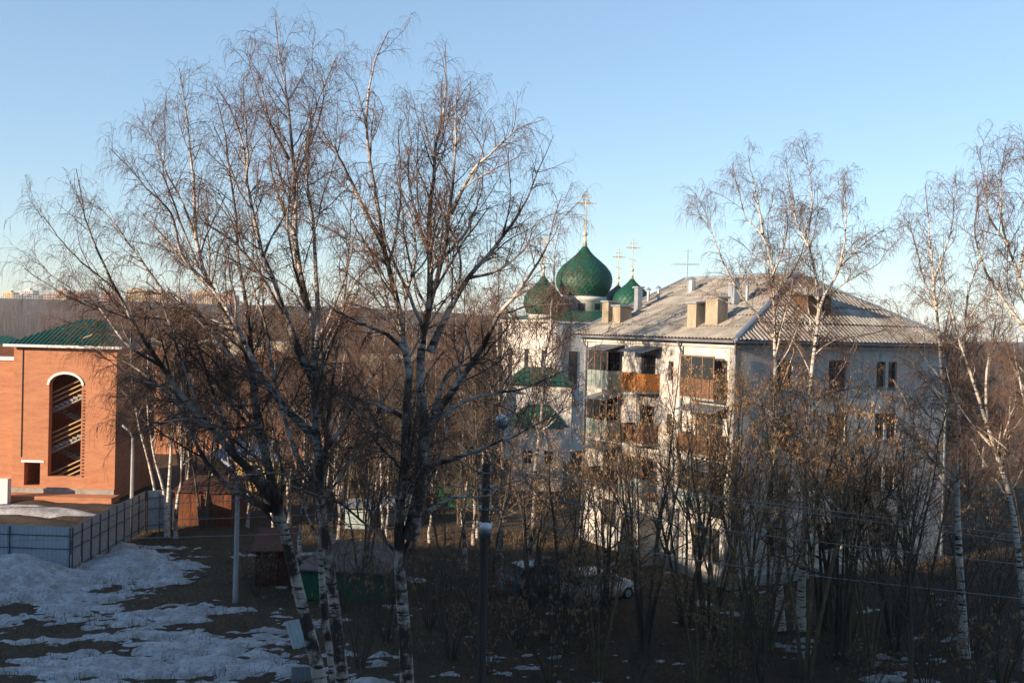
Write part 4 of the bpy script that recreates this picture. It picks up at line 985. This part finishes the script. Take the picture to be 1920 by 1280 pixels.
while -Wd-ov+k*.30 < ov:
    x = -Wd-ov+k*.30; t = min(1, (x+Wd+ov)/(B[0][0]+Wd+ov), (ov-x)/(ov-B[1][0])); k += 1
    if t > .04: rb_.bar((x, -ov-.02, Ht+.15), (x, -ov+(Dp/2+ov)*t, Ht+.14+(rz_-Ht-.12)*t), .035, 4)
rb_.build('roof_rib', M['green_roof'], tw)
MB().box(-Wd-ov-.06, ov+.06, -ov-.10, -ov+.02, Ht-.06, Ht+.115).build('gutter', M['white_trim'], tw)
MB().box(-Wd-ov+.03, ov-.03, -ov+.03, Dp+ov, Ht+.03, Ht+.10).build('soffit', M['white_trim'], tw)
wg = empty('brick_wing', (TB.x-Wd-9.0, TY+.6, 0), 0, 'lower brick wing joining the tower at the left edge, snow on its parapet', 'building')
hw = TZ(676, 10)
MB().box(0, 8.99, 0, 7, 0, hw).build('wall', M['brick'], wg); MB().box(-.1, 8.97, -.12, 7.1, hw+.002, hw+.22).build('parapet', M['white_trim'], wg)
MB().hexa([(0, 1.5, hw+.23), (8.9, 1.5, hw+.23), (8.9, 7, hw+.23), (0, 7, hw+.23), (0, 3, hw+.9), (8.9, 3, hw+.9), (8.9, 6, hw+.9), (0, 6, hw+.9)]).build('roof', M['rust'], wg)

# long unfinished brick building behind
LB = empty('brick_building', (px_x(228, 94), 94, 0), R(0), 'long unfinished red brick building with pale top courses behind the thicket', 'building')
l1 = px_x(560, 94)-px_x(228, 94); l2 = px_x(845, 94)-px_x(228, 94)
z1, z2 = at(400, 640, 94).z, at(700, 668, 94).z
h1 = [(1.2+k*2.6, 2.4+k*2.6, zz, zz+1.5) for k in range(int(l1/2.6)) for zz in (1.2, 4.4, 7.4)]
mw = wall(MB(), l1, z1-.9, .4, h1); mw.box(0, .4, .401, 9, 0, z1-.9).box(l1-.4, l1, .401, 9, 0, z1-.9).box(.41, l1-.41, 4, 4.2, 0, z1-.9).build('wall', M['brick'], LB)
MB().box(-.02, l1+.02, -.03, 9, z1-.898, z1).build('top_course', M['cream'], LB)
h2 = [(l1+1.0+k*2.7, l1+2.2+k*2.7, zz, zz+1.4) for k in range(int((l2-l1-1)/2.7)) for zz in (1.2, 4.2)]
mw = wall(MB(), l2, z2-1.4, .4, [h for h in h2]); mw.v = [(x, y+.15, z) for x, y, z in mw.v]; mw.box(l1+.41, l2-.41, 4, 4.2, 0, z2-1.4); mw.build('wall', M['brick'], LB)
MB().box(l1+.03, l2+.02, .10, 9, z2-1.398, z2-.15).build('top_course', M['chimney'], LB); MB().box(l1+.03, l2+.1, .05, 9.1, z2-.148, z2).build('coping', M['cream'], LB)

# ------------------------------------------------------------------ profiled steel fence
FC = atz(131, 1080); FE = Vector((px_x(278, 59.5), 59.5, 0)); FLf = Vector((FC.x-12, FC.y+.25, 0)); FH = 2.45
def fence_run(name, label, a, b, mat, npan, group, post_side):
    a = Vector(a); b = Vector(b); L = (b-a).length; rz = math.atan2(b.y-a.y, b.x-a.x)
    e = empty(name, (a.x, a.y, 0), rz, label, 'fence', group); pw = L/npan
    n = int(pw/.10)*2; m = MB()
    for k in range(n+1):
        x = pw*k/n; d = .012 if (k//2) % 2 else -.012
        m.v += [(x, d, .08), (x, d, FH)]
    for k in range(n): m.f.append([2*k, 2*k+2, 2*k+3, 2*k+1])
    pm = m.mesh('panel', M[mat]); po = MB().box(-.026, .026, 0, .055, -.3, FH-.05).mesh('post', M['fence_post']); ra = MB().box(0, L, 0, .03, -.018, .018)
    rm = ra.mesh('rail', M['fence_post'])
    for k in range(npan): link('panel', pm, e, (k*pw, 0, 0))
    for k in range(npan+1): link('post', po, e, (k*pw, .02*post_side if post_side > 0 else -.09, 0))
    for z in (.35, 1.35, FH-.45): link('rail', rm, e, (0, .016 if post_side > 0 else -.052, z))
    return e
fence_run('steel_fence', 'pale blue profiled steel fence facing the snow at the left', FLf, FC, 'fence', 4, 'site fence', -1)
fence_run('steel_fence', 'grey side of the site fence running back toward the brick tower', FC+Vector((.03, .03, 0)), FE, 'fence_back', 9, 'site fence', -1)
fence_run('steel_fence', 'short pale fence piece at the foot of the thin white birches', FE+Vector((.1, .1, 0)), Vector((px_x(328, 60.5), 60.5, 0)), 'fence', 2, 'site fence', -1)
# site yard: heaps, block, tarpaulin
def mound(name, label, c, rx_, ry_, h, mat, cat, seed):
    r = np.random.default_rng(seed); a = np.linspace(-1, 1, 22); A_, B_ = np.meshgrid(a, a); q = np.clip(1-A_**2-B_**2, 0, 1)
    z = h*q**.8*(.7+.6*fbm(A_*3+seed, B_*3, 3))-.12
    o = link(name, np_mesh(name, np.stack([A_.ravel()*rx_, B_.ravel()*ry_, z.ravel()], 1), grid_faces(22, 22), M[mat], True), None, (c.x, c.y, gz(c.x, c.y)))
    tag(o, label, cat)
mound('snow_heap', 'long heap of old snow along the foot of the brick tower', Vector((TB.x-4, TY-5.5, 0)), 6.0, 1.3, .7, 'snow', 'snow heap', 4)
mound('earth_heap', 'brown earth heap inside the site fence', Vector((TB.x-3, TY-10, 0)), 6.5, 2.4, .8, 'ground', 'earth heap', 5)
mound('snow_heap', 'small snow heap against the side of the site fence', atz(230, 1030), 1.0, 1.2, .45, 'snow', 'snow heap', 6)
pk = atz(12, 945); MB().box(-1.0, .45, 0, .5, 0, 1.7).build('concrete_block', M['white_trim'], None, loc=(pk.x-.4, pk.y, 0)); tag(bpy.data.objects['concrete_block'], 'white slab standing at the left edge before the brick tower', 'slab')

# ------------------------------------------------------------------ garages and small things among the trees
def garage(name, label, px0, px1, py_base, h, wallmat, roofmat, depth, rz=0.0, cat='garage'):
    p = atz(px0, py_base); q = atz(px1, py_base); W = (Vector((q.x-p.x, q.y-p.y, 0))).length
    e = empty(name, (p.x, p.y, 0), rz, label, cat); n = max(3, int(W/.5)); m = MB()
    pm = MB().box(.008, W/n-.008, -.02, .04, 0, h).mesh('panel', M[wallmat])
    for k in range(n): link('panel', pm, e, (W*k/n, -.012*(k % 2)+random.uniform(-.006, .006), random.uniform(-.02, .02)), (random.uniform(-.006, .006), 0, random.uniform(-.012, .012)))
    m.box(0, .04, .041, depth, 0, h).box(W-.04, W, .041, depth, 0, h).box(.041, W-.041, depth-.04, depth-.001, 0, h).build('wall', M[wallmat], e)
    MB().hexa([(-.2, -.25, h+.01), (W+.2, -.25, h+.01), (W+.2, depth+.2, h+.35), (-.2, depth+.2, h+.35), (-.2, -.25, h+.09), (W+.2, -.25, h+.09), (W+.2, depth+.2, h+.43), (-.2, depth+.2, h+.43)]).build('roof', M[roofmat], e)
    d = MB().box(W*.3, W*.62, -.06, -.034, .05, min(h-.15, 1.95)).build('door', M[wallmat], e); MB().box(W*.58, W*.60, -.10, -.062, .9, 1.1).build('handle', M['zinc'], d)
    return e
garage('rusty_garage', 'rust-brown sheet metal garage behind the site fence end', 327, 436, 985, 2.1, 'rust', 'rust_dark', 4.0)
garage('brown_garage', 'brown metal garage between the left pole and the birch trunks', 478, 545, 1100, 1.7, 'rust_dark', 'rust_dark', 3.5, .15)
garage('green_garage', 'green metal garage with weathered felt roof behind the birch trunks', 565, 725, 1122, 1.35, 'green_paint', 'pink_roof', 4.5, -.12)
garage('green_container', 'bright green container behind the twin-stemmed birch', 790, 885, 948, 1.6, 'green_paint', 'rust_dark', 2.5)
garage('tin_lean_to', 'low grey tin lean-to beside the corrugated shed', 700, 760, 985, 1.2, 'zinc', 'zinc', 2.0, cat='shed')
pf = atz(678, 1063); e = empty('play_frame', (pf.x, pf.y, 0), .2, 'red and orange playground frame behind the tree trunks', 'play frame')
MB().bar((-.28, 0, 0), (-.28, 0, .85), .04, 8).build('post', M['red'], e); MB().bar((.28, 0, 0), (.28, 0, .85), .05, 8).build('post', M['orange'], e)
MB().bar((-.28, 0, .80), (.28, 0, .80), .03, 8).build('crossbar', M['orange'], e); MB().box(-.24, .24, -.03, .03, .10, .16).build('footboard', M['zinc'], e)
# leaning corrugated sheets at the foot of the left birch
def sheet_thing(px, py, Yd, w_, h_, tilt, rz, mat, label):
    p = at(px, py, Yd); m = MB(); n = 24
    for k in range(n+1):
        x = w_*k/n-w_/2; d = .02*math.cos(math.pi*k/2)
        m.v += [(x, d, 0), (x, d, h_)]
    for k in range(n): m.f.append([2*k, 2*k+2, 2*k+3, 2*k+1])
    o = m.build('corrugated_sheet', M[mat], None, loc=(p.x, Yd, gz(p.x, Yd)-.05), rot=(tilt, 0, rz)); tag(o, label, 'sheet', 'discarded corrugated sheets')
c = atz(566, 1215); sheet_thing(572, 1205, c.y+.5, 1.0, 1.25, -.7, .7, 'sheet', 'pale corrugated sheet leaning behind the left birch trunk')
c = atz(575, 1275); sheet_thing(575, 1275, c.y, 1.1, .55, -.25, .15, 'gutter', 'dark corrugated sheet standing low at the foot of the left birch')

def car(label, p, heading, paint, s=1.0):
    e = empty('parked_car', (p.x, p.y, gz(p.x, p.y)), heading, label, 'car', 'cars parked by the white house'); e.scale = (s, s, s)
    # stations along x (rear -2.0 .. front 2.0): (x, half width, sill z, shoulder z)
    st = [(-2.02,.70,.45,.78),(-1.95,.80,.30,.93),(-1.6,.84,.22,.96),(-.6,.85,.20,.95),(.6,.85,.20,.93),(1.3,.84,.22,.88),(1.85,.78,.28,.76),(2.02,.66,.40,.62)]
    m = MB()
    for x, hw, z0, z1 in st: m.v += [(x,-hw*.94,z0),(x,-hw,(z0+z1)/2),(x,-hw*.93,z1),(x,0,z1+.04),(x,hw*.93,z1),(x,hw,(z0+z1)/2),(x,hw*.94,z0)]
    for i in range(len(st)-1):
        for k in range(7): a = i*7+k; b = i*7+(k+1) % 7; m.f.append([a, b, b+7, a+7])
    m.f.append(list(range(7))[::-1]); m.f.append([len(st)*7-7+k for k in range(7)])
    body = m.build('body', M[paint], e, True)
    cb = MB(); cs = [(-1.72,.76,.93),(-1.25,.64,1.40),(-.3,.65,1.46),(.35,.63,1.40),(1.05,.76,.90)]
    roof = MB(); roof.v = []
    for x, hw, z in cs: cb.v += [(x,-hw,z),(x,hw,z)]
    base = [(-1.72,-.76,.92),(1.05,-.76,.90),(1.05,.76,.90),(-1.72,.76,.92)]
    P = lambda i, s_: (cs[i][0], s_*cs[i][1], cs[i][2])
    g1 = MB().poly([P(0,-1),P(1,-1),P(1,1),P(0,1)]); g1.build('rear_window', M['glass'], e)
    MB().poly([P(3,-1),P(4,-1),P(4,1),P(3,1)]).build('windscreen', M['glass'], e)
    for s_ in (-1, 1): MB().poly([P(0,s_),P(1,s_),P(2,s_),P(3,s_),P(4,s_)]).build('side_window', M['glass'], e)
    rf = MB()
    for i in (1, 2): rf.poly([(P(i,-1)[0],P(i,-1)[1]*1.02,P(i,-1)[2]+.015),(P(i+1,-1)[0],P(i+1,-1)[1]*1.02,P(i+1,-1)[2]+.015),(P(i+1,1)[0],P(i+1,1)[1]*1.02,P(i+1,1)[2]+.015),(P(i,1)[0],P(i,1)[1]*1.02,P(i,1)[2]+.015)])
    for s_ in (-1, 1):
        for i, j in ((0,1),(3,4),(1,2),(2,3)): rf.bar(P(i,s_), P(j,s_), .035, 6)
        rf.bar((-.4, s_*.655, 1.44), (-.35, s_*.80, .93), .035, 6)
    rf.build('roof', M[paint], e)
    for x in (-1.28, 1.28):
        for s_ in (-1, 1):
            t = MB(); t.bar((x, s_*.66, .31), (x, s_*.86, .31), .31, 20); wh = t.build('wheel', M['tyre'], e); MB().bar((x, s_*.861, .31), (x, s_*.875, .31), .19, 12).build('rim', M['zinc'], wh)
    for s_ in (-1, 1):
        MB().box(-2.05, -1.93, s_*.66-.11, s_*.66+.11, .68, .92).build('tail_light', M['red'], e); MB().box(1.92, 2.03, s_*.55-.15, s_*.55+.15, .58, .70).build('headlight', M['lamp_glass'], e)
        MB().box(.75, .88, s_*.93-.09, s_*.93+.09, .92, 1.04).build('mirror', M[paint], e)
    MB().box(-2.10, -1.98, -.74, .74, .38, .56).build('rear_bumper', M['gutter'], e); MB().box(-2.04, -2.022, -.26, .26, .62, .74).build('number_plate', M['white_trim'], e); MB().box(1.98, 2.08, -.72, .72, .34, .50).build('front_bumper', M['gutter'], e)
car('white hatchback parked by the house entrance, right of the two cars', atz(1118, 1122), R(38), 'car_white')
car('grey-blue car parked left of the white hatchback', atz(1010, 1108), R(30), 'car_grey')

# ------------------------------------------------------------------ poles, lamps, wires
def street_lamp(px, py_base, py_top, label, arm):
    b = atz(px, py_base); h = at(px, py_top, b.y).z
    e = empty('street_lamp', (b.x, b.y, 0), 0, label, 'street lamp', 'concrete street lamps')
    MB().bar((0, 0, -.3), (0, 0, h), .13, 8, .095).build('pole', M['pole'], e)
    MB().bar((0, 0, h-.15), (-.25*arm, 0, h+.25), .035, 6).bar((-.25*arm, 0, h+.25), (-.5*arm, -.05, h+.45), .035, 6).build('arm', M['zinc'], e)
    MB().hexa([(-.45*arm, -.12, h+.36), (-.95*arm, -.12, h+.62), (-.95*arm, .12, h+.62), (-.45*arm, .12, h+.36), (-.45*arm, -.09, h+.46), (-.92*arm, -.08, h+.72), (-.92*arm, .08, h+.72), (-.45*arm, .09, h+.46)]).build('lamp_head', M['lamp_glass'], e)
street_lamp(441, 1132, 890, 'pale concrete lamp post standing in the snow left of the birches', .8)
b_ = atz(247, 985)
street_lamp(246, 985, 818, 'pale lamp post between the brick tower and the thin birches', .7)
PY = 31.0; pb = at(905, 1200, PY); pt = at(912, 868, PY)
dp = empty('utility_pole', (pb.x, PY, 0), 0, 'dark tarred pole with two round lamps in the middle foreground', 'utility pole')
rel = lambda px, py, dy=0: Vector((at(px, py, PY).x-pb.x, dy, at(px, py, PY).z))
top = rel(912, 868)
MB().bar((-.02, 0, -.3), top, .16, 10, .125).build('pole', M['dark_pole'], dp)
def ball_lamp(px, py, s_, start):
    c_ = rel(px, py, -.35 if s_ else 0); a = MB().bar(start, c_+Vector((-.02, 0, -.28)), .022, 6).build('lamp_arm', M['zinc'], dp)
    l = MB().lathe([(.09, c_.z-.26), (.17, c_.z-.18), (.20, c_.z-.02)], 16, (c_.x, c_.y)).build('lamp_bowl', M['gutter'], dp, True)
    MB().lathe([(.205, c_.z-.018), (.19, c_.z+.08), (.12, c_.z+.16), (.02, c_.z+.185)], 16, (c_.x, c_.y)).build('lamp_cover', M['lamp_glass'], l, True)
ball_lamp(941, 788, 0, top-Vector((0, 0, .1))); ball_lamp(911, 986, 1, rel(911, 1005))
ins = []
for py in (885, 916, 953, 985):
    p = rel(911, py); MB().bar(p+Vector((-.2, -.15, 0)), p+Vector((.2, -.15, 0)), .02, 6).build('cross_arm', M['zinc'], dp)
    for s_ in (-1, 1): MB().lathe([(.035, p.z+.03), (.05, p.z+.08), (.03, p.z+.14)], 8, (p.x+s_*.17, -.15)).build('insulator', M['white_trim'], dp)
def wire(label, pts, r=.011):
    p = resample([tuple(q) for q in pts], 40); v, f, t = tubes(p[None], np.full((1, 40), r), 5)
    o = link('wire', np_mesh('wire', v, f, M['wire'], True)); tag(o, label, 'wire', 'overhead wires')
W_ = lambda px, py, Y_: at(px, py, Y_)
wire('upper overhead wire running left from the dark pole', [W_(-250, 958, 34), W_(400, 940, 32.5), W_(906, 909, PY-.12)])
wire('middle overhead wire running left from the dark pole', [W_(-250, 985, 34), W_(420, 971, 32.5), W_(906, 948, PY-.12)])
wire('lowest overhead wire running left from the dark pole', [W_(-250, 1018, 34), W_(420, 1004, 32.5), W_(906, 980, PY-.12)])
wire('top overhead wire running right from the dark pole', [W_(916, 880, PY-.12), W_(1350, 931, 33), W_(2080, 1025, 36)])
wire('second overhead wire running right, just under the top one', [W_(916, 884, PY-.12), W_(1350, 938, 33.2), W_(2080, 1038, 36.4)])
wire('third overhead wire running right from the dark pole', [W_(916, 911, PY-.12), W_(1350, 992, 33), W_(2080, 1076, 36)])
wire('bottom overhead wire running right across the dark undergrowth', [W_(916, 950, PY-.12), W_(1289, 1047, 32), W_(2080, 1140, 34)])

# ------------------------------------------------------------------ far town on the hill
r2 = random.Random(8)
def block(px0, px1, py_top, Yd, mat, label):
    x0, x1 = px_x(px0, Yd), px_x(px1, Yd); z0 = gz((x0+x1)/2, Yd)-6; W = x1-x0; zt = at((px0+px1)/2, py_top-3, Yd).z; H = zt-z0
    e = empty('apartment_block', ((x0+x1)/2, Yd, z0), R(r2.uniform(-25, 25)), label, 'building', 'apartment blocks on the far hill')
    MB().box(-W/2, W/2, 0, 14, 0, H).build('wall', M[mat], e); MB().box(-W*.2, W*.15, 3, 9, H+.01, H+3).build('roof_hut', M[mat], e)
    wm = MB(); n = max(3, int(W/3.4))
    for k in range(n):
        z = 3.0
        while z < H-2: wm.box(-W/2+W*(k+.25)/n, -W/2+W*(k+.72)/n, -.15, -.02, z, z+1.5); z += 3.0
    tag(wm.build('windows', M['glass'], e), kind='stuff')
M['t_yellow'] = simple('ochre block', (0.56, 0.40, 0.20), (0.48, 0.34, 0.18), .05, .9); M['t_white'] = simple('white block', (0.66, 0.62, 0.57), (0.56, 0.53, 0.49), .05, .9)
M['t_tan'] = simple('tan block', (0.52, 0.38, 0.27), (0.44, 0.32, 0.24), .05, .9); M['t_red'] = simple('pink block', (0.46, 0.24, 0.20), (0.38, 0.20, 0.17), .05, .9)
for px0, px1, pt_, Yd, mt, lb in ((2,24,551,1500,'t_yellow','yellow tower block, leftmost on the far hill'),(25,72,556,1480,'t_white','long white apartment block on the far hill'),
    (34,62,547,1560,'t_white','pale stepped block behind the long white one'),(72,100,556,1520,'t_tan','low tan block right of the white one'),(95,128,548,1500,'t_tan','tan apartment block with stepped roof on the far hill'),
    (130,160,554,1540,'t_red','reddish block in the middle of the far town'),(150,183,549,1580,'t_tan','tan block behind the reddish one'),(186,214,553,1500,'t_red','pink block left of the tall tan one'),
    (236,276,546,1480,'t_yellow','tall wide ochre block on the far hill'),(277,310,549,1540,'t_tan','tan block behind the birch limbs right of the ochre one'),(318,352,556,1500,'t_white','pale block among the birch limbs'),
    (352,398,550,1540,'t_tan','tan block seen through the leaning birch'),(400,440,556,1500,'t_red','pink block seen through the leaning birch'),(640,690,560,1560,'t_white','pale block seen between the birch trunks')):
    block(px0, px1, pt_, Yd, mt, lb)

# ------------------------------------------------------------------ unseen blocks on the photographer's side, heights and gap shaped for the foreground shade
def near_block(x0, x1, label, H=27.0):
    e = empty('apartment_block', (x0, -.8, 0), 0, label, 'building', 'blocks on the photographer side'); L = x1-x0
    MB().box(0, L, -12, 0, 0, H-.4).build('wall', M['plaster'], e); MB().box(-.3, L+.3, -12.3, .25, H-.398, H).build('roof', M['concrete'], e)
near_block(-69, 44, 'unseen block the picture is taken from, height set for its shade', 25.2); near_block(-150, -79, 'unseen block added to the left for its shade')

# ------------------------------------------------------------------ thin winter haze over the whole place
def haze():
    xs, ys = (float(gx[0])-20, float(gx[-1])+20), (float(gy[0])-20, float(gy[-1])+20)
    m = bpy.data.materials.new('haze'); m.use_nodes = True; n = m.node_tree; n.nodes.remove(n.nodes['Principled BSDF'])
    v = n.nodes.new('ShaderNodeVolumePrincipled'); v.inputs['Color'].default_value = (0.86, 0.90, 0.97, 1); v.inputs['Density'].default_value = 0.00012; v.inputs['Anisotropy'].default_value = 0.1
    n.links.new(v.outputs[0], n.nodes['Material Output'].inputs['Volume'])
    o = MB().box(xs[0], xs[1], ys[0], ys[1], -2.5, 95.0).build('haze', m); tag(o, 'thin pale winter haze lying over the whole place', 'haze', kind='stuff')
haze()
